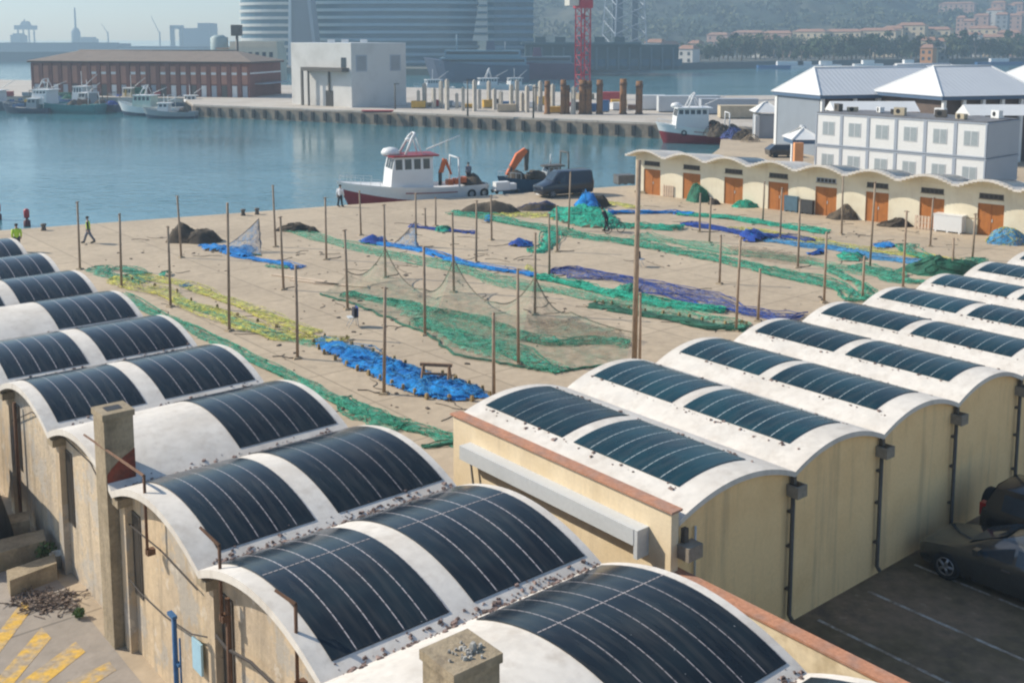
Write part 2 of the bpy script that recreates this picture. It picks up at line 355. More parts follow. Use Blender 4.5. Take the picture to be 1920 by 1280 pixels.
LB = thing('vaulted_warehouse', 'weathered warehouse with nine curved white vaults, dark solar film and two square chimneys', 'warehouse', L0, RZ)
NV = 11
for n in range(-1, NV):
    y0 = n * SL
    vt = vault(LB, 'y', y0 + .001, SL - .002, 0, LL, RISEL, .15, WHITE)
    gaps = {3: ('r',), 6: ('r',), 0: ('r',)}.get(n, ('l', 'r'))
    if n >= -1:
        for g in gaps:
            a0, a1 = {'l': (.32, 2.5), 'r': (3.0, LL - .2)}[g]
            if n == 0: a0 = 2.72
            if n == 2 and g == 'l': a0 = .5
            panel(vt, 'y', y0, SL, .055, .955, a0, a1, 6 if n == 0 else 5, RISEL, PVL)
            if n in (0, 1):     # cross seam on the two nearest vaults
                t = .58 if n == 1 else .62
                mb = MB(); kx = a0 + .03
                while kx < a1 - .05:
                    for tt in (t,):
                        z = ZV + arc_z(tt, RISEL) + .026; y = y0 + SL * tt; sl_ = (arc_z(tt + .01, RISEL) - arc_z(tt - .01, RISEL)) / (.02 * SL)
                        mb.quad((kx, y - .012, z - .012 * sl_), (kx + .08, y - .012, z - .012 * sl_), (kx + .08, y + .012, z + .012 * sl_), (kx, y + .012, z + .012 * sl_))
                    kx += .1
                mb.build('seam', mat('seam_tape', (.40, .355, .35), .8, .2), vt)
    if n >= 0:
        def lf(rd, y0=y0):
            x = rd.uniform(.3, LL - .1) if rd.random() < .85 else rd.uniform(3, LL)
            t = abs(rd.gauss(0, .022)); 
            if rd.random() < .5: return (x, y0 + SL * t, ZV + arc_z(t, RISEL))
            return (x, y0 - SL * t * .6, ZV + arc_z(t * .6, RISEL))
        litter(vt, lf, 230 if n in (0, 1, 2, 5) else 110, n)
# walls of the weathered warehouse: infill under each vault, set back under the eave
WX0, WX1 = .36, LL - .35
def infill(parent, axis, o0, span, a, rise, thick, m, th, z0=0.0, name='wall'):
    mb = MB(); n = 16
    P = (lambda s_, b, z: (b, s_, z)) if axis == 'y' else (lambda s_, b, z: (s_, b, z))
    top = lambda t: ZV - thick - .004 + arc_z(t, rise)
    for i in range(n):
        t0, t1 = i / n, (i + 1) / n; A, B = o0 + span * t0, o0 + span * t1
        for b, fl in ((a, 0), (a + th, 1)):
            q_ = [P(A, b, z0), P(B, b, z0), P(B, b, top(t1)), P(A, b, top(t0))]
            mb.quad(*(q_ if fl else q_[::-1]))
    return mb.build(name, m, parent, recalc=True)
for n in range(-1, NV):
    infill(LB, 'y', n * SL, SL, WX0, RISEL, .15, PEEL if n in (3, 4) else WEATHER, .25)
    infill(LB, 'y', n * SL, SL, WX1 - .25, RISEL, .15, WEATHER, .25)
box('wall', WEATHER, LB, (WX0, -SL + .002, 0), (WX1, -SL + .2, ZV - .2))
box('wall', WEATHER, LB, (WX0, NV * SL - .2, 0), (WX1, NV * SL - .002, ZV - .2))
for n in range(0, NV):
    y = n * SL
    box('pilaster', WEATHER, LB, (.2, y - .16, 0), (WX0, y + .16, ZV - .16))
    box('gutter_spout', CONC, LB, (.05, y - .2, ZV - .34), (WX0 - .003, y + .2, ZV - .165))
    f = box('window', DKMETAL, LB, (WX0 - .03, y - .62, 1.35 if n != 1 else 1.0), (WX0 + .02, y - .2, 3.18))
    box('pane', DARKSLOT, f, (WX0 - .038, y - .58, 1.41 if n != 1 else 1.06), (WX0 - .03, y - .24, 3.12))
    if n in (2, 5): MB().tube((.2, y - .75, .15), (.2, y - .75, 3.35), .045, n=8).build('downpipe', RUST, LB)
box('sill', CONC, LB, (WX0 - .05, -SL + .3, .55), (WX0 - .003, 8.4, .65))
# chimneys (part of the building)
def chimney(x0, x1, y0, y1, zt, red):
    c = MB(); c.prism([(x0, y0), (x1, y0), (x1, y1), (x0, y1)], 0, zt).build('chimney', CONC, LB)
    ch = LB.children[-1]
    MB().prism([(x0 - .03, y0 - .03), (x1 + .03, y0 - .03), (x1 + .03, y1 + .03), (x0 - .03, y1 + .03)], zt - .1, zt + .03).build('chimney_cap', CONC, ch)
    if red:
        mb = MB(); e = .006
        mb.quad((x0 + .02, y0 - e, 3.6), (x1 + e, y0 - e, 3.72), (x1 + e, y0 - e, 4.36), (x0 + .28, y0 - e, 4.16)); mb.quad((x0 + .02, y0 - e, 3.6), (x0 + .28, y0 - e, 4.16), (x0 + .12, y0 - e, 4.02), (x0 + .02, y0 - e, 3.9))
        mb.build('red_paint_band', mat('faded_red_paint', (.20, .045, .022), .9, .3, 5, (.14, .05, .03)), ch)
    return ch
ch1 = chimney(-.02, .60, 13.34, 13.98, 5.18, True)
ch2 = chimney(.06, .77, 1.16, 1.84, 5.28, False)
box('flue_opening', DARKSLOT, ch1, (.12, 13.52, 5.211), (.46, 13.82, 5.216))
for i in range(26):
    rd = random.Random(i); s_ = rd.uniform(.015, .045)
    if i == 0: st = MB()
    st.box((rd.gauss(.42, .12), rd.gauss(1.5, .12), 5.32 + s_ * .3), (s_ * 1.5, s_, s_), rd.uniform(0, 3), .7)
st.box((.54, 1.42, 5.36), (.11, .08, .1), .4, .6)
o = st.build('loose_stones', mat('pale_stones', (.42, .40, .36), .9, .4, 14, (.2, .18, .16)), ch2); o['kind'] = 'stuff'
# rusty bracket posts, cables, blue post, panel on the street side
def bracket_post(pb, pt, pa, x, label, base=None):
    B = hit(*pb, L0, 'x', x); T = hit(*pt, L0, 'x', x); A = hit(*pa, L0, 'x', x - .15)
    B.y = T.y
    t = thing('rusty_bracket_post', label, 'post', LW(B.x, B.y, B.z), RZ, 'rusty bracket posts along the warehouse eave')
    MB().tube((0, 0, 0), (0, 0, T.z - B.z), .032, n=6).build('upright', RUST, t)
    MB().tube((0, 0, T.z - B.z), (A.x - B.x, A.y - B.y, A.z - B.z), .04, .03, n=4).build('arm', RUST, t)
    MB().box((.06, 0, .05), (.16, .14, .12)).build('foot', RUST, t)
bracket_post((272, 1035), (270, 892), (158, 815), .1, 'rusty post with a long slanting arm crossing the red banded chimney')
bracket_post((412, 1160), (411, 1022), (375, 988), .1, 'rusty post with short arm, between the other two rusty posts')
bracket_post((557, 1290), (554, 1132), (516, 1106), .1, 'rusty bent post in front of the nearest navy solar panel')
CABLE = mat('black_cable', (.05, .04, .035), .8, .2)
def cable(label, pts, x, r=.016, sag=.0):
    P = [LW(*hit(*p, L0, 'x', x)) for p in pts]
    o = MB().path(P, r, 5).build('cable', CABLE, None, loc=P[0]); return tag(o, label, 'cable', 'cables along the warehouse wall')
cable('thin dark cable along the wall below the red banded chimney', [(20, 790), (60, 772), (100, 800), (170, 868), (215, 960), (300, 1030), (370, 1105)], .28)
cable('slack dark cable sagging towards the blue steel post', [(228, 1065), (262, 1110), (310, 1155), (360, 1188), (410, 1198)], .22)
cable('thick conduit running down from the second rusty post', [(405, 1190), (425, 1215), (470, 1240), (520, 1290)], .2, .03)
pb = hit(326, 1300, L0, 'x', -.25); ptp = hit(326, 1158, L0, 'x', -.25)
bp = thing('blue_steel_post', 'blue painted steel post with top bracket standing by the weathered wall', 'post', LW(-.25, ptp.y, 0), RZ)
MB().tube((0, 0, 0), (0, 0, ptp.z), .05, n=8).build('upright', BLUEST, bp)
MB().box((0, .08, ptp.z + .02), (.09, .26, .06)).build('bracket', BLUEST, bp)
MB().tube((.04, -.13, .6), (.04, -.13, ptp.z - .35), .02, n=6).build('conduit', BLUEST, bp)
for z in (1.0, 1.7): MB().box((.02, -.07, z), (.06, .16, .05)).build('clamp', BLUEST, bp)
a = hit(360, 1192, L0, 'x', .25); b = hit(379, 1268, L0, 'x', .25)
pn = MB().box2((.24, b.y, b.z), (.285, a.y, a.z)); o = pn.build('wall_panel', LTBLUE, None); o.location = L0; o.rotation_euler = (0, 0, RZ)
tag(o, 'pale blue rectangular panel fixed to the weathered wall', 'panel')
# ------------------------------------------------------------------ right hand building (cream, smooth vaults)
RB = thing('solar_shed', 'cream building with rolling white vaulted roof, teal solar film and tiled parapet', 'building', R0, RZ)
NR = 12
for n in range(NR):
    x0 = n * SR if n else -.28
    sp = SR if n else SR + .28
    vt = vault(RB, 'x', x0 + .001, sp - .002, -.14, LR, RISER, .12, WHITE)
    for a0, a1, st_ in ((.55, 3.72, 6), (4.12, LR - .3, 5)):
        panel(vt, 'x', x0, sp, .2, .77, a0, a1, st_, RISER, PVR)
    if n < 9:
        def rf(rd, x0=x0, sp=sp):
            y = rd.uniform(.2, LR - .2); t = rd.choice((.175, .79)) + rd.gauss(0, .012); return (x0 + sp * t, y, ZV + arc_z(t, RISER))
        litter(vt, rf, 80, 50 + n)
    infill(RB, 'x', x0, sp, .0, RISER, .12, CREAM, .2)
    infill(RB, 'x', x0, sp, LR - .5, RISER, .12, CREAM, .2)
    if n:
        xx = n * SR
        gb = MB().box((xx + .04, -.16, 3.2), (.34, .3, .26)).build('gutter_box', GUTM, RB)
        MB().box((xx + .04, -.16, 3.333), (.24, .2, .005)).build('gutter_mouth', DARKSLOT, gb)
        MB().box((xx, -.09, 3.42), (.1, .1, .16)).build('spout', DKMETAL, gb)
        pipe = MB().path([(xx - .02, -.11, 3.08), (xx - .02, -.11, .3), (xx - .02, -.2, .2)], .05, 8).build('downpipe', DKMETAL, RB)
        for z in (.9, 1.9, 2.7): MB().box((xx - .02, -.06, z), (.13, .1, .05)).build('clamp', DKMETAL, pipe)
# end wall with tiled parapet
par = MB().prism([(-.5, -.14), (-.29, -.14), (-.29, LR - .25), (-.5, LR - .25)], 0, 3.84).build('parapet', CREAML, RB)
MB().prism([(-.56, -.2), (-.24, -.2), (-.24, LR - .2), (-.56, LR - .2)], 3.843, 3.885).build('coping', TERRA, par)
MB().prism([(-.84, .55), (-.503, .55), (-.503, LR - .95), (-.84, LR - .95)], 3.02, 3.36).build('gutter_duct', ALU, RB)
MB().box2((-.72, .9, 2.95), (-.503, LR - 1.05, 3.015)).build('duct_bracket', DKMETAL, RB)
MB().box((-.66, .5, 3.06), (.34, .1, .6)).build('duct_end', ALU, RB)
MB().box((-.12, -.3, 3.02), (.42, .3, .28)).build('gutter_box', GUTM, RB)
MB().box((-.15, -.18, 3.3), (.12, .1, .3)).build('spout', DKMETAL, RB)
MB().tube((-.62, LR - 1.1, 2.95), (-.62, LR - 1.6, .3), .03, n=6).build('downpipe', DKMETAL, RB)
MB().tube((.32, -.05, 2.2), (.32, -.05, 3.3), .025, n=6).build('vent_pipe', ALU, RB)
# low parapet wall between the two buildings
PW = thing('boundary_wall', 'low cream wall with terracotta tile coping beside the nearest solar vault', 'wall', LW(7.9, 4.75, 0), RZ)
MB().prism([(0, 0), (.26, 0), (.26, -14), (0, -14)], 0, 2.55).build('wall', mat('streaked_cream', (.74, .62, .43), .9, .12, 1.8, (.56, .45, .29), .5, .66, fine=5), PW)
MB().prism([(-.03, .06), (.29, .06), (.29, -14), (-.03, -14)], 2.553, 2.60).build('coping', TERRA, PW)
#PART2
# ------------------------------------------------------------------ small things on the street
def concrete_block(pts, z1, label):
    P = [at(*p) for p in pts]; c = sum(P, Vector()) / len(P)
    t = MB().prism([tuple((p - c).xy) for p in P], 0, z1).build('concrete_block', CONC); t.location = (c.x, c.y, .004)
    tag(t, label, 'block', 'concrete blocks by the weathered wall')
concrete_block([(20, 1120), (108, 1086), (104, 1068), (14, 1100)], .42, 'low concrete block at the street edge next to the debris')
concrete_block([(-60, 1090), (88, 1048), (84, 1026), (-60, 1062)], .5, 'concrete block just behind the lowest one')
concrete_block([(-60, 1040), (58, 1012), (56, 994), (-60, 1018)], .55, 'concrete block furthest back beside the dark tarpaulin')
tp = thing('tarpaulin_stack', 'dark tarpaulin covered stack at the edge of the street', 'stack', LW(-.9, 21.5, 0), RZ)
def tarp(i, j):
    a = -1.5 + 2.05 * i; b = -2 + 5 * j
    z = 2.75 * min(1, max(0, 1.28 - abs(i - .35) ** 2 * 2.6)) + .08 * nz(a, b, 3, 2)
    return (a, b, z if 0 < j < 1 else 0)
MB().grid(tarp, 14, 14).build('tarpaulin', mat('dark_tarpaulin', (.02, .022, .028), .6, .3, 2), tp)
GREEN_PL = mat('weed_leaves', (.07, .12, .025), .7, .35, 20)
def leafball(mb, c, r, n, rd, sz):
    for _ in range(n):
        d = Vector((rd.gauss(0, 1), rd.gauss(0, 1), rd.gauss(0, .8))).normalized() * r * rd.random() ** .45
        p = Vector(c) + d; a = Vector((rd.gauss(0, 1), rd.gauss(0, 1), rd.gauss(0, 1))).normalized(); b = a.orthogonal().normalized()
        a *= sz * rd.uniform(.6, 1.3); b *= sz * rd.uniform(.4, .8)
        mb.quad(p - a, p + b, p + a, p - b)
def weed(px, py, r, label):
    g = at(px, py); t = thing('weed', label, 'weed', g); rd = random.Random(px)
    mb = MB(); leafball(mb, (0, 0, r * 1.2), r, 120, rd, .05); mb.build('leaves', GREEN_PL, t)
    mb = MB()
    for k in range(5): mb.tube((0, 0, 0), (rd.uniform(-r, r) * .6, rd.uniform(-r, r) * .6, r * 1.6), .008, .004, 4)
    mb.build('stem', GREEN_PL, t)
weed(88, 1052, .26, 'green weed growing at the wall foot beside the pale bucket'); weed(148, 1158, .12, 'small weed at the wall foot by the debris')
g = at(108, 1062); t = thing('bucket', 'pale plastic bucket at the foot of the peeling wall', 'bucket', g)
MB().lathe([(.13, 0), (.17, .34), (.18, .36), (.16, .36), (.12, .02)], 14).build('pail', mat('dirty_white_plastic', (.6, .56, .48), .6, .2, 6), t)
MB().path([(.17, 0, .34), (.1, 0, .45), (-.1, 0, .45), (-.17, 0, .34)], .008, 4).build('handle', DKMETAL, t)
rd = random.Random(5); mb = MB()
for k in range(300):
    p = at(rd.gauss(88, 30), rd.gauss(1128, 10)); l = rd.uniform(.02, .13) * rd.random() ** .5
    if rd.random() < .5: mb.box((p.x, p.y, .02 + rd.random() * .03), (l, rd.uniform(.03, .09), rd.uniform(.02, .06)), rd.uniform(0, 3))
    else: mb.tube(p + Vector((0, 0, .02)), p + Vector((rd.gauss(0, .2), rd.gauss(0, .2), rd.uniform(.02, .16))), .012, n=4)
o = mb.build('debris', mat('street_debris', (.20, .15, .12), .95, .5, 8, (.08, .06, .05))); o['kind'] = 'stuff'
# ------------------------------------------------------------------ cars
PAINT_G = mat('dark_grey_car_paint', (.045, .045, .042), .16, .1, 2, coat=.9); PAINT_B = mat('black_car_paint', (.03, .027, .026), .18, .1, 2, coat=.5)
PAINT_N = mat('navy_van_paint', (.006, .009, .02), .3, .1, 2, coat=.5)
LAMP = mat('clear_lamp', (.5, .5, .48), .2, .05); REDL = mat('red_tail_lamp', (.35, .01, .01), .3, .1); RIM = mat('alloy_rim', (.35, .35, .36), .35, .1, metal=.7)
def car(name, label, cat, loc, rz, paint, L, W, prof, wheels, wr, belt, glass_x, spare=False):
    """prof: (x, z_bottom, z_top, half_width) along the length, x=0 front"""
    t = thing(name, label, cat, loc, rz)
    rings = []
    for x, zb, zt, hw in prof:
        b = min(belt, zt - .05); tw = hw * (.74 if zt > belt + .2 else .93)
        rings.append([(x, -hw * .9, zb), (x, -hw, zb + (b - zb) * .35), (x, -hw, b - .06), (x, -hw * .965, b), (x, -tw, zt - .05), (x, -tw * .85, zt), (x, 0, zt + .025),
                      (x, tw * .85, zt), (x, tw, zt - .05), (x, hw * .965, b), (x, hw, b - .06), (x, hw, zb + (b - zb) * .35), (x, hw * .9, zb)])
    body = MB().loft(rings).build('body', paint, t, recalc=True)
    try: body.data.set_sharp_from_angle(angle=R(38))
    except Exception: pass
    def ztw(x):
        for i in range(len(prof) - 1):
            if prof[i][0] <= x <= prof[i + 1][0]:
                k = (x - prof[i][0]) / max(1e-6, prof[i + 1][0] - prof[i][0]); return [prof[i][j] + (prof[i + 1][j] - prof[i][j]) * k for j in (1, 2, 3)]
        return prof[-1][1:]
    for sgn in (-1, 1):                      # side windows
        for xa, xb in glass_x['side']:
            q = []
            for x, top in ((xa, 0), (xb, 0), (xb, 1), (xa, 1)):
                zb, zt, hw = ztw(x); tw = hw * (.74 if zt > belt + .2 else .93)
                k = .08 if not top else .80; y = (hw * .965 + (tw - hw * .965) * k) + .012
                q.append((x, sgn * y, belt + (zt - .05 - belt) * k))
            mb = MB(); mb.quad(*(q if sgn < 0 else q[::-1])); mb.build('window', GLASS, t)
    for nm, (xa, xb) in glass_x['ends'].items():
        za, zb_ = ztw(xa), ztw(xb)
        mb = MB(); q = []
        for x, zz in ((xa, za), (xb, zb_)):
            tw = zz[2] * (.74 if zz[1] > belt + .2 else .9)
            q.append([(x, -tw * .8, zz[1] + .02), (x, tw * .8, zz[1] + .02)])
        nrm = .012 * (1 if xa < xb else -1)
        mb.quad(*[(p[0] - nrm, p[1], p[2] + .022) for p in (q[0][0], q[0][1], q[1][1], q[1][0])]); mb.build(nm, GLASS, t)
    for x in wheels:
        for sgn in (-1, 1):
            y = sgn * (W / 2 - .09); n = 22
            wh = MB().loft([[(x + r * math.cos(2 * math.pi * k / n), y + sgn * d, wr + r * math.sin(2 * math.pi * k / n)) for k in range(n)] for r, d in ((wr * .6, -.1), (wr * .96, -.1), (wr, -.06), (wr, .06), (wr * .95, .105), (wr * .66, .11), (wr * .62, .085))], cap=True).build('wheel', TYRE, t, recalc=True)
            rm = MB().lathe([(wr * .60, 0), (wr * .62, .02)], 20, (0, 0, 0)); rm = MB()
            for k in range(5):
                a_ = 2 * math.pi * k / 5
                rm.tube((x, y + sgn * .115, wr), (x + wr * .6 * math.cos(a_), y + sgn * .10, wr + wr * .6 * math.sin(a_)), .045, .03, 6)
            rm.path([(x + wr * .62 * math.cos(2 * math.pi * k / 16), y + sgn * .10, wr + wr * .62 * math.sin(2 * math.pi * k / 16)) for k in range(17)], .02, 5)
            rm.tube((x, y + sgn * .09, wr), (x, y + sgn * .13, wr), .06, n=10)
            rm.build('rim', RIM, wh)
    zf, zr = ztw(.06), ztw(L - .05)
    for sgn in (-1, 1):
        MB().box((.10, sgn * zf[2] * .72, zf[1] - .13), (.14, .3, .12)).build('headlight', LAMP, t)
        MB().box((L - .06, sgn * zr[2] * .84, belt * .92), (.16, .2, .34)).build('tail_light', REDL, t)
        xm = glass_x['side'][0][0] + .12; hw = ztw(xm)[2]
        MB().box((xm, sgn * (hw + .1), belt + .1), (.12, .2, .14)).build('mirror', paint, t)
        MB().box(((wheels[0] + wheels[1]) / 2 + .15, sgn * (hw * 1.0 + .01), belt - .16), (.2, .03, .03)).build('handle', DKMETAL, t)
    MB().box((.03, 0, .42), (.12, W * .55, .14)).build('grille', TYRE, t)
    MB().box((.0, 0, .3), (.02, .5, .1)).build('number_plate', WHITEP, t)
    if spare:
        n = 20; r = .36
        s_ = MB().loft([[(L + d, r_ * math.cos(2 * math.pi * k / n), .95 + r_ * math.sin(2 * math.pi * k / n)) for k in range(n)] for r_, d in ((r * .9, .01), (r, .05), (r, .19), (r * .9, .23), (r * .5, .235))]).build('spare_wheel', TYRE, t, recalc=True)
    return t
hatch = [(0, .32, .55, .62), (.06, .22, .68, .74), (.25, .2, .78, .83), (.7, .2, .88, .87), (1.15, .2, .97, .88), (1.75, .2, 1.30, .88), (2.15, .2, 1.44, .88), (2.8, .2, 1.47, .88), (3.4, .2, 1.40, .87), (3.85, .2, 1.16, .85), (4.15, .22, .98, .82), (4.3, .28, .86, .74)]
car('parked_car', 'dark grey saloon car parked nose to the cream wall', 'car', RW(9.05, -.40, .01), RZ - math.pi / 2, PAINT_G, 4.3, 1.76, hatch, (.82, 3.42), .34, .94,
    {'side': ((1.5, 2.38), (2.46, 3.5)), 'ends': {'windscreen': (1.22, 2.08), 'rear_window': (4.0, 3.42)}})
suv = [(0, .4, .75, .7), (.08, .3, .95, .82), (.9, .28, 1.08, .88), (1.2, .28, 1.12, .9), (1.75, .28, 1.62, .9), (2.2, .28, 1.72, .9), (3.4, .28, 1.72, .9), (3.85, .28, 1.66, .88), (4.1, .3, 1.1, .86), (4.16, .4, .9, .82)]
car('off_road_car', 'black off road car with a spare wheel on its back door beside the grey saloon', 'car', RW(13.35, -.62 - 4.2, .01), RZ + math.pi / 2 - math.pi, PAINT_B, 4.16, 1.8, suv, (.85, 3.3), .37, 1.1,
    {'side': ((1.55, 2.45), (2.55, 3.6)), 'ends': {'windscreen': (1.25, 1.75), 'rear_window': (4.09, 3.86)}}, True)
bpy.data.objects['off_road_car'].rotation_euler.z = RZ + math.pi / 2 + math.pi * 0
bpy.data.objects['off_road_car'].rotation_euler.z = RZ + math.pi / 2
bpy.data.objects['off_road_car'].location = RW(11.3, -.62 - 4.4, .01)
vanp = [(0, .4, .8, .78), (.08, .3, 1.0, .9), (.7, .28, 1.18, .95), (1.0, .28, 1.3, .96), (1.6, .28, 2.0, .96), (1.9, .28, 2.12, .96), (4.6, .28, 2.14, .96), (4.78, .32, 2.05, .94), (4.84, .45, 1.6, .9)]
vl = at(1003, 371); vr = at(1100, 366)
car('parked_van', 'dark navy van parked on the quay near the moored fishing boat', 'van', vl + Vector((.2, .2, 0)), math.atan2(vr.y - vl.y, vr.x - vl.x) + .12, PAINT_N, 4.84, 1.92, vanp, (.95, 3.9), .35, 1.2,
    {'side': ((1.35, 2.2),), 'ends': {'windscreen': (1.05, 1.62), 'rear_window': (4.83, 4.79)}})
# ------------------------------------------------------------------ net poles
pole_proto = None
def net_pole(px, py, ty, label, h=None, r=.062, grp='net drying poles on the quay'):
    b = at(px, py); h = h or aty(px, ty, b.y).z
    rd = random.Random(px * 7 + py)
    t = thing('net_pole', label, 'pole', b, rd.uniform(0, 3), grp)
    lean = (rd.gauss(0, .012) * h, rd.gauss(0, .012) * h)
    MB().path([(0, 0, 0), (lean[0] * .5 + rd.gauss(0, .01), lean[1] * .5, h * .5), (lean[0], lean[1], h)], [r * 1.08, r, r * .88], 8).build('shaft', WOOD, t)
    MB().box((0, 0, .035), (.34, .34, .07), rd.uniform(0, 1.5), .8).build('base_plate', CONC, t)
    if r < .1:
        k = MB(); k.tube((lean[0] - .14, lean[1], h - .05), (lean[0] + .14, lean[1], h - .05), .022, n=5).build('cross_peg', RUST, t)
    if rd.random() < .35:
        MB().path([(.0, .0, .05), (.35, .08, .02), (.75, -.05, .02), (1.1, .1, .02)], .025, 5).build('rope', CABLE, t)
rows = {
 'in the row along the yellow net': [(150, 505, 378), (228, 538, 400), (320, 575, 424), (430, 620, 380), (558, 672, 497), (720, 738, 538), (926, 742, 585)],
 'in the row past the dark net heap': [(340, 483, 367), (532, 543, 405), (652, 580, 430), (797, 628, 462), (972, 683, 503)],
 'in the row carrying the hanging nets': [(517, 463, 347), (612, 487, 370), (723, 520, 382), (851, 548, 398), (1003, 590, 436)],
 'in the row beside the moored boat': [(677, 441, 357), (780, 463, 362), (893, 492, 375), (1030, 520, 400)],
 'in the short row near the van': [(798, 425, 390), (817, 424, 370), (922, 450, 365), (1045, 472, 385), (1066, 432, 322)],
 'among the long green nets': [(1349, 532, 440), (1380, 620, 443), (1421, 602, 503), (1545, 567, 435), (1617, 562, 480)],
 'in front of the orange brown doors': [(1312, 435, 362), (1330, 455, 370), (1430, 416, 340), (1496, 502, 375), (1578, 440, 330), (1631, 502, 340)],
 'by the dark green heap near the rolling roof': [(1693, 540, 395), (1744, 462, 370), (1823, 487, 400), (1786, 512, 446), (1463, 447, 352)],
}
for rn, lst in rows.items():
    for i, (px, py, ty) in enumerate(lst): net_pole(px, py, ty, f'wooden pole, {ORD[i]} from the water {rn}')
net_pole(1189, 684, 300, 'tall thick mast like pole standing above all the other poles', r=.11)
net_pole(1199, 690, 548, 'short pale pole right beside the tall thick one')
# ------------------------------------------------------------------ fishing nets
def netm(name, c1, c2, alpha=None, ascale=5.): return mat(name, c1, .9, .5, 1.6, c2, .4, .6, fine=18, bump=.6, bscale=30, alpha=alpha, ascale=ascale)
N_GREEN = netm('green_net', (.05, .36, .235), (.03, .24, .15), (-.1, 1.15)); N_GREENB = netm('bright_green_net', (.02, .40, .26), (.015, .27, .18), (.2, 1.4))
N_PALE = netm('pale_green_net', (.12, .44, .29), (.08, .32, .2), (-.1, .85)); N_YEL = netm('yellow_net', (.64, .58, .10), (.40, .44, .12), (-.2, 1.1))
N_BLUE = netm('blue_net', (.003, .24, .62), (.003, .14, .44), (.5, 1.6)); N_DBLUE = netm('deep_blue_net', (.012, .06, .32), (.01, .035, .18)); N_PURP = netm('faded_violet_net', (.09, .14, .36), (.06, .07, .22), (-.1, 1.1))
N_BROWN = netm('brown_net', (.10, .075, .05), (.05, .038, .028)); N_TAN = netm('tan_net', (.36, .28, .19), (.26, .2, .14), (0, .6)); N_SKY = netm('sky_blue_net', (.07, .32, .56), (.04, .2, .4), (.2, 1.3))
N_DKG = netm('dark_green_net', (.03, .16, .10), (.02, .08, .05))
HANG = netm('hanging_net_mesh', (.13, .27, .18), (.22, .19, .12), (.0, .5), 2.5); HANGB = netm('pale_blue_net_mesh', (.16, .27, .40), (.1, .2, .34), (.1, .8), 3)
CORK = mat('net_floats', (.30, .22, .10), .8, .4, 9)
GN = 'nets laid out on the quay'
def resample(P, st):
    out = [P[0]]; 
    for a, b in zip(P, P[1:]):
        n = max(1, int((b - a).length / st)); out += [a.lerp(b, (k + 1) / n) for k in range(n)]
    return out
def smooth_line(P):
    for _ in range(3):
        Q = [P[0]]
        for a, b in zip(P, P[1:]): Q += [a.lerp(b, .25), a.lerp(b, .75)]
        P = Q + [P[-1]]
    return P
def net_strip(label, pxs, width, h, m, seed, strands=6, floats=0, name='fishing_net', sm=None):
    rd = random.Random(seed); P = resample(smooth_line([at(*p) for p in pxs]), .3); n = len(P); c = P[n // 2].copy(); c.z = 0
    T = [(P[min(i + 1, n - 1)] - P[max(i - 1, 0)]).normalized() for i in range(n)]
    S = [Vector((-t.y, t.x, 0)) for t in T]; o0 = seed * 3.7
    def wid(i): return width * (.62 + .55 * (fbm(i * .12, o0, 0, 1, 3) + .5)) * min(1, .35 + min(i, n - 1 - i) * .35)
    def cen(i): return width * .55 * nz(i * .09, o0 + 9)
    mb = MB(); m_ = 9; rows_ = []
    for i in range(n):
        r = []
        for k in range(m_ + 1):
            a = -1 + 2 * k / m_; p = P[i] + S[i] * (cen(i) + wid(i) * .5 * a)
            e = 1 - abs(a) ** 3; z = .012 + .62 * h * e * max(.05, .5 + .6 * fbm(p.x, p.y, o0, 1.4, 4) + .7 * abs(nz(p.x, p.y, o0, 3.1)))
            r.append(mb.vert((p.x + rd.gauss(0, .02), p.y + rd.gauss(0, .02), z)))
        rows_.append(r)
    for i in range(n - 1):
        for k in range(m_):
            if abs(-1 + 2 * (k + .5) / m_) > .6 and fbm(i * .5, k, o0, .8, 2) > .25: continue
            mb.face([rows_[i][k], rows_[i + 1][k], rows_[i + 1][k + 1], rows_[i][k + 1]], True)
    o = mb.build(name, m, None, loc=c); tag(o, label, 'net', GN)
    if strands:
        sb = MB()
        for s_ in range(strands):
            ph = rd.uniform(0, 99); pts = []
            for i in range(0, n, 2):
                p = P[i] + S[i] * (cen(i) + wid(i) * .62 * math.sin(ph + i * .11 + 2 * nz(i * .1, ph))) ; p.z = .03 + h * .5 * max(.1, .6 + nz(p.x, p.y, ph, 1.2)); pts.append(p - c)
            if len(pts) > 2: sb.path(pts, .02 if h < .3 else .03, 4)
        so_ = sb.build('rope', sm or m, o)
    if floats:
        fb = MB()
        for k in range(floats):
            i = int((k + .5) / floats * (n - 1)); p = P[i] + S[i] * (cen(i) + wid(i) * .46) - c
            fb.box((p.x, p.y, .1 + rd.random() * .1), (.13, .11, .16), rd.uniform(0, 3), .7)
        fl = fb.build('float_line', CORK, o); fl['kind'] = 'stuff'
    return o
def inpoly(x, y, pl):
    r = False; j = len(pl) - 1
    for i in range(len(pl)):
        if (pl[i].y > y) != (pl[j].y > y) and x < (pl[j].x - pl[i].x) * (y - pl[i].y) / (pl[j].y - pl[i].y) + pl[i].x: r = not r
        j = i
    return r
def edge_d(x, y, pl):
    d = 1e9; p = Vector((x, y, 0))
    for i in range(len(pl)):
        a, b = pl[i - 1], pl[i]; t = max(0, min(1, (p - a).dot(b - a) / max(1e-9, (b - a).length_squared))); d = min(d, (a + (b - a) * t - p).length)
    return d
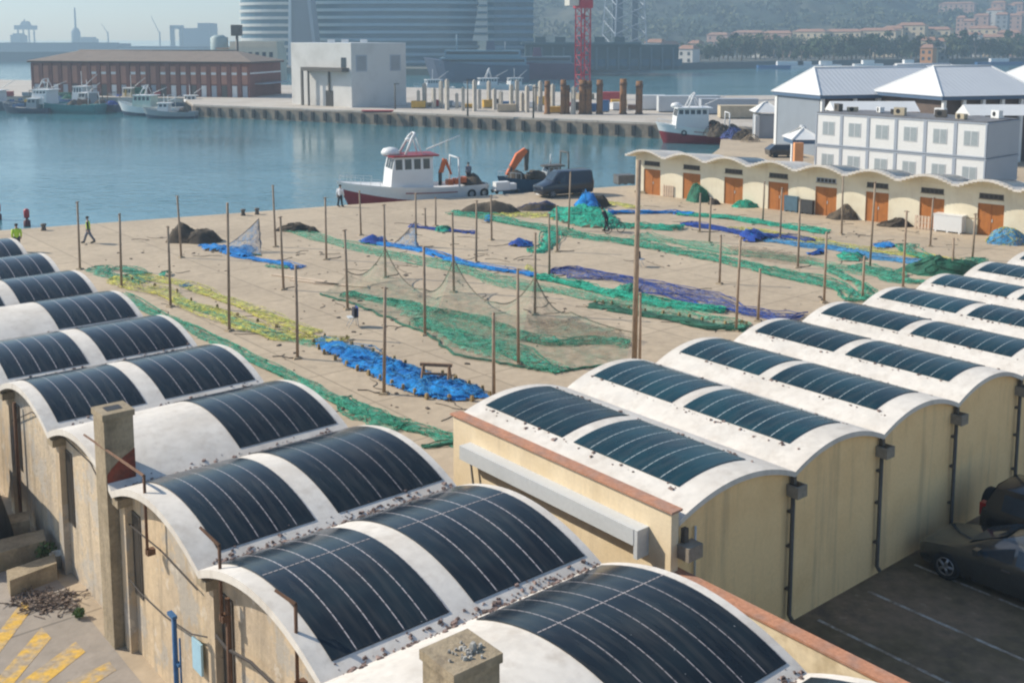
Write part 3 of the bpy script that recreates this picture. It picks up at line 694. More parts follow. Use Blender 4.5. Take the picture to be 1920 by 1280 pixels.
def net_patch(label, pxs, h, m, seed, step=.28, name='fishing_net', floats=0, rough=1.6, cat='net', grp=GN, strands=12):
    pl = [at(*p) for p in pxs]; c = sum(pl, Vector()) / len(pl); c.z = 0; rd = random.Random(seed)
    x0, x1 = min(p.x for p in pl), max(p.x for p in pl); y0, y1 = min(p.y for p in pl), max(p.y for p in pl)
    nx, ny = max(3, int((x1 - x0) / step) + 1), max(3, int((y1 - y0) / step) + 1); V = {}; mb = MB()
    for i in range(nx + 1):
        for j in range(ny + 1):
            x, y = x0 + (x1 - x0) * i / nx, y0 + (y1 - y0) * j / ny
            xx, yy = x + .35 * nz(x, y, seed, .9), y + .35 * nz(x + 7, y, seed, .9)
            if inpoly(xx, yy, pl):
                e = min(1, edge_d(xx, yy, pl) / (.9 if h > .3 else .45)); z = .015 + h * (e ** .6) * max(.06, .5 + .7 * fbm(x, y, seed, rough, 4) + .75 * abs(nz(x, y, seed + 2, 2.6)))
                V[i, j] = mb.vert((x + rd.gauss(0, .02), y + rd.gauss(0, .02), z))
    for (i, j), a in list(V.items()):
        if (i + 1, j) in V and (i, j + 1) in V and (i + 1, j + 1) in V: mb.face([a, V[i + 1, j], V[i + 1, j + 1], V[i, j + 1]], True)
    o = mb.build(name, m, None, loc=c); tag(o, label, cat, grp)
    if strands and V:
        sb = MB(); ks = list(V.keys())
        for _ in range(strands):
            i, j = ks[rd.randrange(len(ks))]; di, dj = rd.choice(((1, 0), (0, 1), (1, 1), (1, -1))); pts = []
            while (i, j) in V and len(pts) < 26:
                q_ = mb.v[V[i, j]]; pts.append(Vector((q_[0] + rd.gauss(0, .03), q_[1] + rd.gauss(0, .03), q_[2] + .025)) - c); i, j = i + di, j + dj
                if rd.random() < .3: i += rd.choice((-1, 0, 1)); j += rd.choice((-1, 0, 1))
            if len(pts) > 2: sb.path(pts, .018, 4)
        if sb.v: sb.build('rope', {'blue_net': N_SKY, 'bright_green_net': N_DKG, 'deep_blue_net': N_BLUE}.get(m.name, m), o)
    if floats:
        fb = MB(); Ls = resample(pl + [pl[0]], .7)
        for p in Ls[:floats]:
            q_ = p - c; fb.box((q_.x, q_.y, .12), (.14, .12, .2), rd.uniform(0, 3), .7)
        fl = fb.build('float_line', CORK, o); fl['kind'] = 'stuff'
    return o
def heap(label, px, py, rx, ry, h, m, seed, cat='net heap', name='net_heap', extra=None):
    b = at(px, py); rd = random.Random(seed); mb = MB()
    def f(i, j):
        a = 2 * math.pi * i; r = j; d = 1 + .35 * fbm(math.cos(a) * 1.3, math.sin(a) * 1.3, seed, 1, 3)
        x, y = rx * r * d * math.cos(a), ry * r * d * math.sin(a)
        z = h * (1 - r ** 2.6) * (.92 + .5 * nz(x, y, seed, .9) + .22 * nz(x, y, seed, 2.6)) + .03 * (1 - r)
        return (x, y, max(0.0, z))
    mb.grid(f, 28, 10)
    t = thing(name, label, cat, b, 0, 'heaped nets and gear'); mb.build('heap', m, t, recalc=False)
    sb = MB()
    for k in range(14):
        a0 = rd.uniform(0, 6.3); pts = []
        for s_ in range(9):
            r = .15 + .95 * s_ / 8; a = a0 + .8 * math.sin(s_ * .6 + k); p = Vector(f((a / 6.2832) % 1, min(1, r))); p.z += .03; pts.append(p)
        sb.path(pts, .025, 4)
    sb.build('rope', extra or m, t)
    return t
# yellow and green run nearest the warehouse
net_strip('crumpled green net at the upper end of the yellow run', [(168, 504), (200, 515), (245, 520), (285, 528)], 1.1, .2, N_GREEN, 1)
net_strip('second crumpled green net lying above the yellow run', [(222, 502), (250, 512), (270, 518)], .8, .2, N_GREEN, 2)
net_strip('yellow net making the lower edge of the long loop', [(215, 522), (255, 540), (320, 556), (380, 582), (440, 602), (500, 622), (570, 632), (640, 645)], 1.25, .22, N_YEL, 3, 8, 12)
net_strip('yellow net making the upper edge of the long loop', [(255, 518), (300, 525), (350, 536), (400, 552), (460, 575), (530, 602), (600, 625)], .8, .18, N_YEL, 4, 6)
net_strip('pale green net beneath the yellow loop', [(330, 560), (400, 585), (470, 612), (540, 640), (600, 652)], .8, .16, N_PALE, 5, 5)
net_patch('small green bundle at the foot of a pole beside the yellow net', [(294, 515), (318, 512), (320, 520), (298, 521)], .3, N_GREENB, 6, .18)
net_patch('small blue scrap of net inside the yellow loop', [(340, 532), (366, 530), (372, 537), (350, 541)], .15, N_BLUE, 7, .18)
net_patch('big bright blue net spread out before the cream parapet', [(588, 645), (640, 642), (700, 662), (760, 684), (830, 704), (905, 733), (918, 744), (885, 752), (800, 748), (735, 722), (650, 686), (608, 664)], .26, N_BLUE, 8, .12, floats=34, strands=60)
net_strip('teal end of the yellow run where it meets the blue net', [(600, 638), (650, 650), (700, 668)], .9, .25, N_SKY, 9, 4)
net_strip('long green net running beside the solar vaults', [(236, 552), (290, 590), (340, 612), (400, 640), (470, 672), (550, 708), (640, 750), (730, 786), (800, 812), (872, 836)], .75, .16, N_GREEN, 10, 7)
net_strip('dark green net gathered behind the nearest vaults', [(630, 752), (670, 778), (720, 790), (765, 800)], .9, .28, N_GREEN, 11, 6)
net_strip('thin green rope end beside the cream parapet', [(790, 838), (830, 832), (875, 828)], .3, .12, N_DKG, 12, 3)
net_patch('bright blue net beside the dark brown heap', [(362, 458), (400, 462), (470, 466), (478, 480), (462, 487), (420, 478), (378, 470)], .3, N_BLUE, 13, .25)
net_strip('blue net tail trailing towards the second pole row', [(440, 478), (490, 490), (540, 498), (560, 504)], .8, .15, N_BLUE, 14, 4)
net_strip('green scrap of net lying against the blue tail', [(505, 498), (545, 502)], .6, .15, N_GREEN, 15, 3)
heap('large dark brown heap of nets near the water', 365, 452, 1.75, 1.1, 1.15, N_BROWN, 16)
heap('small dark heap of nets at the end of the pale green run', 556, 432, 1.5, .6, .45, N_BROWN, 17)
heap('little dark lump of gear next to the small dark heap', 587, 435, .4, .3, .3, N_BROWN, 18)
net_strip('long pale green net running from the small dark heap', [(548, 432), (600, 446), (660, 460), (730, 477), (800, 492), (880, 508), (960, 526), (1040, 545), (1120, 562), (1190, 575), (1260, 590), (1330, 604), (1390, 618)], 1.5, .14, N_PALE, 19, 10)
net_strip('long narrow blue net beside the pale green run', [(680, 452), (740, 462), (810, 478), (880, 495), (950, 509), (1008, 518)], .85, .22, N_BLUE, 20, 6)
net_patch('blue heap at the start of the narrow blue net', [(678, 448), (715, 447), (732, 456), (700, 460), (682, 458)], .4, N_DBLUE, 21, .22)
net_strip('bright green rolled net between the poles', [(1005, 520), (1060, 532), (1120, 545), (1180, 556), (1250, 570), (1320, 580), (1362, 584)], 1.0, .38, N_GREENB, 22, 7)
net_patch('round bright green bundle on the rolled net', [(1150, 542), (1185, 538), (1200, 550), (1180, 560), (1152, 556)], .6, N_GREENB, 23, .2)
net_patch('smaller green bundle on the rolled net', [(1076, 530), (1104, 530), (1108, 541), (1080, 542)], .45, N_GREENB, 24, .2)
net_strip('wide faded violet blue net', [(1032, 508), (1080, 510), (1130, 520), (1190, 535), (1260, 552), (1340, 570), (1420, 588), (1500, 600)], 2.0, .22, N_PURP, 25, 10, 0, sm=N_DBLUE)
net_strip('olive net edging the rolled green net', [(1110, 572), (1200, 588), (1280, 602), (1350, 612), (1400, 616)], 1.1, .25, N_DKG, 26, 6, 14)
net_patch('yellow green tuft of net at a pole foot', [(978, 502), (1002, 500), (1005, 511), (980, 512)], .4, N_YEL, 27, .18)
# nets near the boat
net_patch('deep blue net lump lying alone on bare concrete', [(948, 459), (978, 452), (1004, 459), (1000, 465), (955, 464)], .45, N_DBLUE, 28, .2)
net_strip('deep blue net lying near the moored boat', [(770, 424), (800, 429), (850, 435), (890, 439)], .7, .25, N_DBLUE, 29, 4)
net_patch('green bundle on the deep blue net near the boat', [(812, 431), (838, 424), (854, 430), (845, 437), (818, 436)], .4, N_GREENB, 30, .2)
net_strip('green net bent like an elbow on bare concrete', [(988, 472), (1018, 472), (1030, 455), (1040, 438)], 1.2, .4, N_GREENB, 31, 5)
net_strip('long green net along the edge of the big net field', [(842, 400), (900, 407), (960, 418), (1030, 432), (1100, 446), (1180, 458), (1260, 472), (1340, 487), (1420, 503), (1500, 522), (1570, 542), (1625, 566)], 1.5, .32, N_GREEN, 32, 9)
net_strip('yellow net between the dark heaps near the van', [(935, 396), (985, 405), (1050, 410), (1110, 407)], 2.2, .25, N_YEL, 33, 6)
net_patch('large bright green net sheet by the bicycle', [(1030, 397), (1080, 390), (1135, 396), (1160, 410), (1180, 424), (1120, 430), (1060, 424), (1020, 410)], .5, N_GREENB, 34, .35)
net_strip('rolled bright green net left of the door row poles', [(1130, 428), (1180, 425), (1230, 427), (1282, 430)], 1.3, .5, N_GREENB, 35, 5)
net_patch('blue net pile behind the bright green sheet', [(1070, 392), (1085, 374), (1110, 372), (1132, 386), (1125, 396), (1085, 398)], 1.0, N_BLUE, 36, .3)
net_strip('yellow ends of net beyond the blue pile', [(1125, 381), (1160, 384), (1190, 392)], 1.0, .3, N_YEL, 37, 4)
net_strip('blue net reaching past the tall pole', [(1140, 400), (1190, 400), (1250, 398), (1300, 404)], 1.2, .4, N_BLUE, 38, 5)
heap('dark blue and brown heap of nets nearest the boat stern', 918, 398, 2.2, 1.2, .8, N_BROWN, 39, extra=N_TAN)
heap('brown heap of gear between the boat and van', 1012, 393, 2.0, .9, .55, N_BROWN, 40, extra=N_PURP)
heap('dark heap of gear beside the blue pile', 1122, 386, .9, .8, .8, N_BROWN, 41)
net_patch('small bright blue scrap near the green field corner', [(905, 410), (920, 409), (922, 418), (908, 419)], .3, N_BLUE, 42, .18)
# field before the orange doors
net_strip('green net parallel to the shed doors', [(1270, 402), (1330, 406), (1400, 414), (1470, 426), (1555, 437)], 1.4, .3, N_GREENB, 43, 6)
net_strip('blue net second from the shed doors', [(1280, 420), (1340, 428), (1400, 438), (1470, 447), (1530, 452)], 1.3, .25, N_DBLUE, 44, 6)
net_patch('deep blue rumpled pile in the middle of the field', [(1378, 446), (1395, 437), (1430, 437), (1448, 446), (1432, 455), (1395, 454)], .6, N_DBLUE, 45, .25)
net_strip('yellow net crossing the middle of the field', [(1365, 428), (1430, 436), (1500, 448), (1580, 462), (1660, 474), (1740, 483), (1800, 491)], 1.3, .15, N_YEL, 46, 7)
net_strip('sky blue net crossing the middle of the field', [(1440, 450), (1520, 461), (1600, 474), (1680, 488), (1750, 498)], 1.5, .18, N_SKY, 47, 7)
net_patch('flat bright blue bundle in the field', [(1630, 459), (1668, 456), (1682, 463), (1650, 468)], .35, N_BLUE, 48, .2)
net_patch('blue bundle lying on the tan netting', [(1508, 474), (1545, 468), (1560, 476), (1525, 482)], .4, N_DBLUE, 49, .22)
net_patch('green bundle next to the blue one on tan netting', [(1560, 478), (1600, 478), (1640, 486), (1610, 492), (1565, 490)], .4, N_GREENB, 50, .25)
net_patch('tan see through netting spread in the field', [(1350, 462), (1440, 465), (1540, 488), (1500, 500), (1400, 488)], .2, N_TAN, 51, .35)
net_strip('pale green net lying across the field', [(1200, 440), (1290, 455), (1370, 468), (1440, 478), (1530, 496), (1620, 510), (1700, 520)], 2.0, .15, N_PALE, 52, 9)
net_strip('mid green net towards the rolling white roof', [(1600, 500), (1660, 515), (1720, 528), (1770, 534)], 1.8, .25, N_GREEN, 53, 6)
net_strip('green net sagging to the dark heap', [(1700, 462), (1730, 482), (1780, 495), (1850, 492)], 1.3, .4, N_GREEN, 54, 6)
heap('dark green net heap behind the rolling white roof', 1778, 512, 2.4, 1.0, .8, N_DKG, 55)
net_strip('green net tail hanging at the field corner', [(1560, 505), (1590, 525), (1620, 545), (1640, 560)], .8, .3, N_GREEN, 56, 4)
# heaps and goods beside the doors
heap('grey green net heap by the second door', 1312, 377, 1.0, .8, 1.25, N_DKG, 57, extra=N_PALE)
heap('flat bright green net heap by the third door', 1399, 388, 1.1, .6, .55, N_GREENB, 58)
heap('grey heap of nets by the fifth door', 1583, 410, 1.3, .8, .9, N_BROWN, 59, extra=N_TAN)
heap('low brown heap by the sixth door', 1680, 424, 1.2, .6, .5, N_BROWN, 60)
heap('blue and yellow net heap by the last door', 1892, 455, 1.6, 1.0, .95, N_SKY, 61, extra=N_YEL)
heap('small grey lump by the second door', 1338, 383, .5, .4, .4, N_BROWN, 62)
def hanging(label, tops, foot, sag, m, seed, k=10):
    """tops: list of (px_base, px_top) poles carrying the head rope; foot: pixel line on the ground"""
    P = []
    for (bx, by), z in tops:
        b = at(bx, by); b.z = z; P.append(b)
    G = [at(*p) for p in foot]; n = k * (len(P) - 1); rd = random.Random(seed)
    def top(t):
        f = t * (len(P) - 1); i = min(len(P) - 2, int(f)); q_ = f - i; p = P[i].lerp(P[i + 1], q_); p.z -= sag[i] * 4 * q_ * (1 - q_); return p
    def bot(t):
        f = t * (len(G) - 1); i = min(len(G) - 2, int(f)); return G[i].lerp(G[i + 1], f - i)
    def f(a, b):
        p = top(a); g_ = bot(a); q_ = p.lerp(g_, b); q_.z = p.z * (1 - b) ** 1.8 + .03; o_ = .12 * fbm(a * 9, b * 3, seed, 1, 3) * (b > 0)
        q_.x += o_; q_.y += o_ * 2; return q_
    c = bot(.5); mb = MB().grid(f, n, 10); o = mb.build('hanging_net', m, None, loc=c); tag(o, label, 'net', 'nets hung between the poles')
    MB().path([top(i / n) - c for i in range(n + 1)], .03, 5).build('head_rope', mat('tan_rope', (.17, .13, .09), .9, .3, 4), o)
    MB().path([f(i / n, .97) - c for i in range(n + 1)], .06, 5).build('foot_rope', N_DKG, o)
    return o
hanging('olive net slung between the third row poles nearest the pale boards', [((652, 540), .9), ((723, 518), 1.6), ((797, 560), .5), ((851, 545), 1.7)], [(600, 552), (660, 572), (720, 596), (800, 630)], (.7, .7, .7), HANG, 70)
hanging('olive net slung between the middle poles', [((851, 545), 1.7), ((930, 590), .6), ((1003, 588), 1.8)], [(800, 630), (850, 668), (960, 690)], (.6, .5), HANG, 71)
hanging('sparse net slung towards the tall thick pole', [((1003, 588), 1.8), ((1070, 605), .5), ((1189, 640), .4)], [(960, 690), (1040, 702), (1170, 682)], (.6, .1), HANG, 72)
hanging('pale blue net drawn up to the third row pole', [((740, 458), .1), ((779, 462), 1.6), ((781, 463), .1)], [(745, 463), (780, 468), (790, 470)], (.1, .0), HANGB, 73)
hanging('pale blue net pulled up beside the bright blue net', [((420, 466), .1), ((487, 470), 2.0), ((489, 472), .2)], [(425, 475), (470, 478), (490, 480)], (.15, .0), HANGB, 74)
net_strip('green rope net winding through the hanging nets', [(652, 552), (720, 568), (790, 580), (870, 595), (940, 610), (985, 630), (1050, 644), (1110, 640), (1180, 648)], .9, .3, N_GREEN, 75, 8)
net_strip('dense green net bunched below the hanging nets', [(800, 598), (830, 625), (880, 640), (940, 652), (1000, 672), (1060, 698)], 1.3, .25, N_GREEN, 76, 9)
net_patch('see through green netting lying below the hanging nets', [(700, 560), (800, 575), (900, 600), (980, 630), (960, 680), (880, 668), (820, 640)], .15, N_PALE, 77, .35)
net_patch('see through olive netting towards the tall pole', [(990, 600), (1090, 600), (1180, 628), (1180, 645), (1100, 640), (1010, 628)], .15, N_TAN, 78, .35)
# pale boards and worn patch
rd = random.Random(3); 
for k, (px, py, l, a) in enumerate(((560, 522, 3.6, -.5), (590, 530, 3.0, -.42), (640, 535, 3.2, -.3))):
    b = at(px, py); o = MB().box((0, 0, .03), (l, .32, .05)).build('board', mat('pale_boards', (.58, .45, .32), .85, .15, 3)); o.location = (b.x, b.y, .002); o.rotation_euler.z = a
    tag(o, f'{("longest", "middle", "last")[k]} of three pale boards on the concrete by the second pole row', 'board', 'pale boards')
rd = random.Random(31); mb = MB(); LIT = [(150, 520, 900, 800), (500, 400, 1200, 700), (1150, 420, 1800, 620), (1180, 360, 1900, 470), (150, 440, 1000, 520)]
for k in range(560):
    a = LIT[rd.randrange(5)]; p = at(rd.uniform(a[0], a[2]), rd.uniform(a[1], a[3])); d = p - L0; e = p - R0
    if (d.dot(UA) < 7 and d.dot(VA) < 50) or (e.dot(VA) < 8 and e.dot(UA) > -1) or (d.dot(UA) < 8.4 and d.dot(VA) < 6): continue
    sz = rd.choice((.03, .05, .07, .12))
    if rd.random() < .8: mb.box((p.x, p.y, sz * .2), (sz * rd.uniform(.8, 2.5), sz, sz * .4), rd.uniform(0, 3), .8)
    else:
        q_ = [p + Vector((0, 0, .015))]; an = rd.uniform(0, 6)
        for _ in range(rd.randint(3, 7)): an += rd.gauss(0, .6); q_.append(q_[-1] + Vector((math.cos(an), math.sin(an), 0)) * .28)
        mb.path(q_, .016, 4)
o = mb.build('scattered_litter', mat('quay_litter', (.13, .10, .075), .9, .6, 3, (.05, .045, .04), .4, .6)); o['kind'] = 'stuff'
# ------------------------------------------------------------------ furniture and oddments on the quay
def chair(px, py, rz, label):
    t = thing('folding_chair', label, 'chair', at(px, py), rz)
    box('seat', ALU, t, (-.22, -.22, .43), (.22, .22, .47)); box('backrest', N_DBLUE, t, (.19, -.22, .5), (.23, .22, .92))
    MB().box((.12, 0, .66), (.2, .46, .42), 0, .8).build('jacket', mat('dark_cloth', (.03, .03, .045), .9, .3, 6), t)
    for sx in (-1, 1):
        for sy in (-1, 1): MB().tube((sx * .24, sy * .2, 0), (-sx * .05 + .0, sy * .2, .45) if sx < 0 else (sx * .17, sy * .2, .45), .018, n=6).build('leg', ALU, t)
chair(661, 612, .4, 'folding chair with a dark jacket near the pale boards'); chair(1199, 500, 2.6, 'folding chair with a dark jacket beyond the tall pole')
def trestle(px, py, rz):
    t = thing('wooden_trestle', 'small wooden trestle standing in the bright blue net', 'trestle', at(px, py), rz)
    WD = mat('bare_timber', (.27, .17, .10), .85, .25, 5)
    box('top_rail', WD, t, (-.62, -.06, .62), (.62, .06, .74))
    for sx in (-1, 1):
        for sy in (-1, 1): MB().tube((sx * .52, sy * .3, 0), (sx * .5, sy * .04, .66), .045, n=4).build('leg', WD, t)
    box('stretcher', WD, t, (-.5, -.03, .28), (.5, .03, .36))
trestle(818, 716, -.15)
def bicycle(px, py, rz, label):
    t = thing('bicycle', label, 'bicycle', at(px, py), rz)
    for x in (-.52, .52):
        wv = MB().path([(x + .33 * math.cos(k * math.pi / 9), 0, .34 + .33 * math.sin(k * math.pi / 9)) for k in range(19)], .025, 6).build('wheel', TYRE, t)
        sp = MB()
        for k in range(6): sp.tube((x, 0, .34), (x + .32 * math.cos(k), 0, .34 + .32 * math.sin(k)), .006, n=3)
        sp.build('spokes', ALU, wv)
    f = MB()
    for a, b in (((-.52, .34), (0, .3)), ((0, .3), (.38, .78)), ((0, .3), (-.16, .82)), ((-.16, .78), (.38, .78)), ((-.52, .34), (-.16, .75)), ((.52, .34), (.36, .95))): f.tube((a[0], 0, a[1]), (b[0], 0, b[1]), .022, n=6)
    f.build('frame', mat('dark_frame_paint', (.03, .03, .05), .4, .2), t)
    box('saddle', TYRE, t, (-.3, -.07, .86), (-.04, .07, .92)); MB().tube((.34, -.28, .98), (.34, .28, .98), .018, n=6).build('handlebar', DKMETAL, t)
bicycle(1152, 437, .5, 'dark bicycle standing in the bright green net')
def crate(px, py, d, m, label, rz=0.0, nm='fish_crate', cat='crate', legs=False):
    t = thing(nm, label, cat, at(px, py), rz); w_, l_, h_ = d
    b = MB(); th = .05
    for a, c_ in (((-w_ / 2, -l_ / 2, .1), (w_ / 2, -l_ / 2 + th, h_)), ((-w_ / 2, l_ / 2 - th, .1), (w_ / 2, l_ / 2, h_)), ((-w_ / 2, -l_ / 2 + th, .1), (-w_ / 2 + th, l_ / 2 - th, h_)), ((w_ / 2 - th, -l_ / 2 + th, .1), (w_ / 2, l_ / 2 - th, h_)), ((-w_ / 2 + th, -l_ / 2 + th, .1), (w_ / 2 - th, l_ / 2 - th, .16))): b.box2(a, c_)
    b.build('bin', m, t)
    f = MB()
    for sx in (-1, 0, 1): f.box2((sx * w_ * .42 - .06, -l_ / 2, 0), (sx * w_ * .42 + .06, l_ / 2, .097))
    f.build('skid', m, t); box('lid', m, t, (-w_ / 2 - .02, -l_ / 2 - .02, h_ + .002), (w_ / 2 + .02, l_ / 2 + .02, h_ + .06))
SRZ = math.atan2(-18.87, 19.95)
crate(1782, 434, (1.9, 1.2, 1.15), WHITEP, 'large white insulated bin by the seventh door', SRZ, 'insulated_bin', 'bin')
crate(1826, 436, (.8, 1.0, 1.0), mat('timber_crate', (.4, .3, .18), .9, .2, 4), 'timber crate beside the large white bin', SRZ)
crate(1488, 396, (1.1, 1.0, 1.15), mat('blue_grey_plastic', (.08, .15, .2), .6, .2, 3), 'blue grey bin by the fifth door', SRZ)
crate(1516, 400, (1.1, 1.0, 1.0), mat('dark_plastic', (.05, .05, .05), .6, .2, 3), 'dark bin leaning against the fifth door', SRZ)
def pallet(px, py, label, h=.95):
    t = thing('pallet', label, 'pallet', at(px, py), SRZ, 'pallets by the doors'); WD = mat('pale_pallet_wood', (.62, .48, .36), .9, .2, 6)
    for k in range(5): box('plank', WD, t, (-.5 + k * .22, -.02, .02), (-.36 + k * .22, .02, h))
    for z in (.1, h / 2, h - .1): box('bearer', WD, t, (-.5, .022, z - .05), (.52, .11, z + .05))
pallet(1252, 369, 'pinkish pallet leaning by the first door'); pallet(1728, 430, 'pale pallet leaning against the seventh door')
crate(1170, 345, (1.6, 1.2, .8), mat('grey_bin', (.12, .12, .12), .7, .2, 3), 'grey bin at the quay edge beside the shed end', .3)
def bollard(px, py, label):
    t = thing('bollard', label, 'bollard', at(px, py), 0, 'bollards on the quay edge'); MB().lathe([(.2, 0), (.16, .08), (.13, .3), (.2, .38), (.2, .44), (.12, .48)], 12).build('bollard_head', DKMETAL, t)
for i, (px, py) in enumerate(((82, 432), (456, 404), (482, 402))): bollard(px, py, ('dark mooring bollard near the walking man', 'dark mooring bollard, first of a close pair on the quay edge', 'dark mooring bollard, second of a close pair on the quay edge')[i])
def buoy(px, py, label, wl=427):
    p = at(px, wl, -1.2); t = thing('channel_buoy', label, 'buoy', p, 0, 'red channel buoys')
    MB().lathe([(.2, -.2), (.25, .0), (.25, .42), (.1, .52), (.09, .62)], 14).build('float', mat('dark_red_paint', (.12, .02, .025), .6, .2, 4), t)
    MB().lathe([(.09, .62), (.2, .66), (.21, 1.15), (.17, 1.3), (.04, 1.34)], 14).build('topmark', mat('red_buoy_paint', (.45, .03, .04), .5, .15, 4), t)
buoy(51, 388, 'red channel buoy floating beyond the walking man', 424); buoy(-3, 380, 'red channel buoy cut off by the picture edge', 412)
#PART3
# ------------------------------------------------------------------ people
SKIN = mat('skin', (.45, .27, .18), .6, .1, 8); HAIR = mat('dark_hair', (.03, .02, .015), .8, .3, 20)
def person(label, loc, rz, top, legs, stride=0.0, bend=0.0, vest=None, arms=(.25, -.2), h=1.75, sit=False):
    t = thing('person', label, 'person', loc, rz); k = h / 1.75
    hip = .92 * k; bx = math.sin(bend); bz = math.cos(bend)
    def up(d, y=0, f=0): return Vector((bx * d * k + f, y * k, hip + bz * d * k))
    V = [Vector((0, 0, hip)), up(.22), up(.42), up(.53), up(.60), up(.70, 0, .015)]
    Rr = [.135, .12, .15, .075, .055, .105]; E = [(0, 1), (1, 2), (2, 3), (3, 4), (4, 5)]
    rad = [(a, a * .78) for a in Rr]
    for sy, sw in ((-1, arms[0]), (1, arms[1])):
        i = len(V); V += [up(.47, sy * .19), up(.20, sy * .25, math.sin(sw) * .22 * k), up(-.02, sy * .24, math.sin(sw) * .42 * k + .06), up(-.11, sy * .23, math.sin(sw) * .5 * k + .07)]
        rad += [(.062, .062), (.047, .047), (.036, .036), (.042, .03)]; E += [(2, i), (i, i + 1), (i + 1, i + 2), (i + 2, i + 3)]
        for fy, fl in ((-.03, .07), (-.01, .085), (.012, .08), (.03, .065)):
            j = len(V); V.append(V[i + 3] + Vector((.015, fy, -fl))); rad.append((.010, .010)); E.append((i + 3, j))
        j = len(V); V.append(V[i + 3] + Vector((.05, -sy * .02, -.03))); rad.append((.011, .011)); E.append((i + 3, j))
    for sy, st in ((-1, stride), (1, -stride)):
        i = len(V)
        if sit: V += [Vector((.05, sy * .1, hip)), Vector((.42, sy * .13, hip + .03)), Vector((.45, sy * .13, hip - .4)), Vector((.6, sy * .13, hip - .42))]
        else: V += [Vector((0, sy * .09 * k, hip - .05)), Vector((math.sin(st) * .42 * k + .03 * abs(st), sy * .1 * k, hip - .44 * k * math.cos(st))), Vector((math.sin(st) * .78 * k - .06 * (st < 0), sy * .1 * k, .09 + .06 * (st < -.1))), Vector((math.sin(st) * .78 * k + .17, sy * .11 * k, .045))]
        rad += [(.092, .092), (.064, .064), (.046, .046), (.042, .036)]; E += [(0, i), (i, i + 1), (i + 1, i + 2), (i + 2, i + 3)]
    me = bpy.data.meshes.new('body'); me.from_pydata([tuple(v) for v in V], E, []); o = bpy.data.objects.new('body', me); COL.objects.link(o); o.parent = t
    md = o.modifiers.new('skin', 'SKIN'); md.use_smooth_shade = True
    for i, r in enumerate(rad): me.skin_vertices[0].data[i].radius = r
    me.skin_vertices[0].data[0].use_root = True
    sb = o.modifiers.new('sub', 'SUBSURF'); sb.levels = 1; sb.render_levels = 1
    me.materials.append(SKIN)
    hd = up(.70, 0, .015)
    MB().lathe([(.0, .0), (.085, .01), (.108, .07), (.09, .13), (.03, .155)], 12, (hd.x - .015, hd.y, hd.z - .02)).build('hair', HAIR, t)
    MB().box((hd.x + .105, 0, hd.z - .01), (.03, .03, .04), 0, .6).build('nose', SKIN, t)
    rg = []
    for d, a, b in ((-.02, .155, .125), (.12, .15, .12), (.30, .185, .135), (.44, .20, .125), (.52, .10, .09)):
        c = up(d); rg.append([(c.x + b * math.cos(2 * math.pi * q_ / 14), a * math.sin(2 * math.pi * q_ / 14), c.z - bx * b * math.cos(2 * math.pi * q_ / 14)) for q_ in range(14)])
    MB().loft(rg, cap=False).build('jacket', vest or top, t)
    sl_ = MB()
    for i in (6, 15): sl_.path([V[i] + Vector((0, 0, .02)), V[i + 1], V[i + 2]], [.078, .06, .05], 8)
    sl_.build('sleeves', top, t)
    n0 = len(V) - 8
    pt = MB()
    for i in (n0, n0 + 4): pt.path([V[i] + Vector((0, 0, .08)), V[i] - Vector((0, 0, .05)), V[i + 1], V[i + 2] + Vector((0, 0, .02))], [.115, .108, .08, .068], 10)
    pt.build('trousers', legs, t)
    bt = MB()
    for i in (n0 + 2, n0 + 6): bt.path([V[i] + Vector((-.03, 0, .0)), V[i + 1] + Vector((.02, 0, 0))], [.065, .05], 8)
    bt.build('shoes', TYRE, t)
    return t
HIVIS = mat('hi_vis_yellow', (.45, .68, .03), .7, .12, 6); GREYC = mat('grey_trousers', (.16, .17, .21), .9, .2, 6); DARKC = mat('dark_clothes', (.025, .025, .035), .9, .3, 6); WHITEC = mat('white_shirt', (.7, .7, .72), .8, .1, 6)
ORNG = mat('orange_oilskin', (.75, .16, .03), .6, .15, 4)
person('man in a yellow hi vis vest striding along the quay', at(167, 456), 3.3, DARKC, GREYC, .42, .05, HIVIS)
person('person in a yellow hi vis jacket half hidden behind the vaults', at(33, 472), 2.0, HIVIS, DARKC, .1, .1, HIVIS)
person('person in a white shirt standing by the bow of the boat', at(638, 388), 1.2, WHITEC, DARKC, .15, .05, WHITEC)
person('person in dark clothes bending beside the bicycle', at(1137, 434), 2.7, DARKC, DARKC, .2, .5, DARKC)
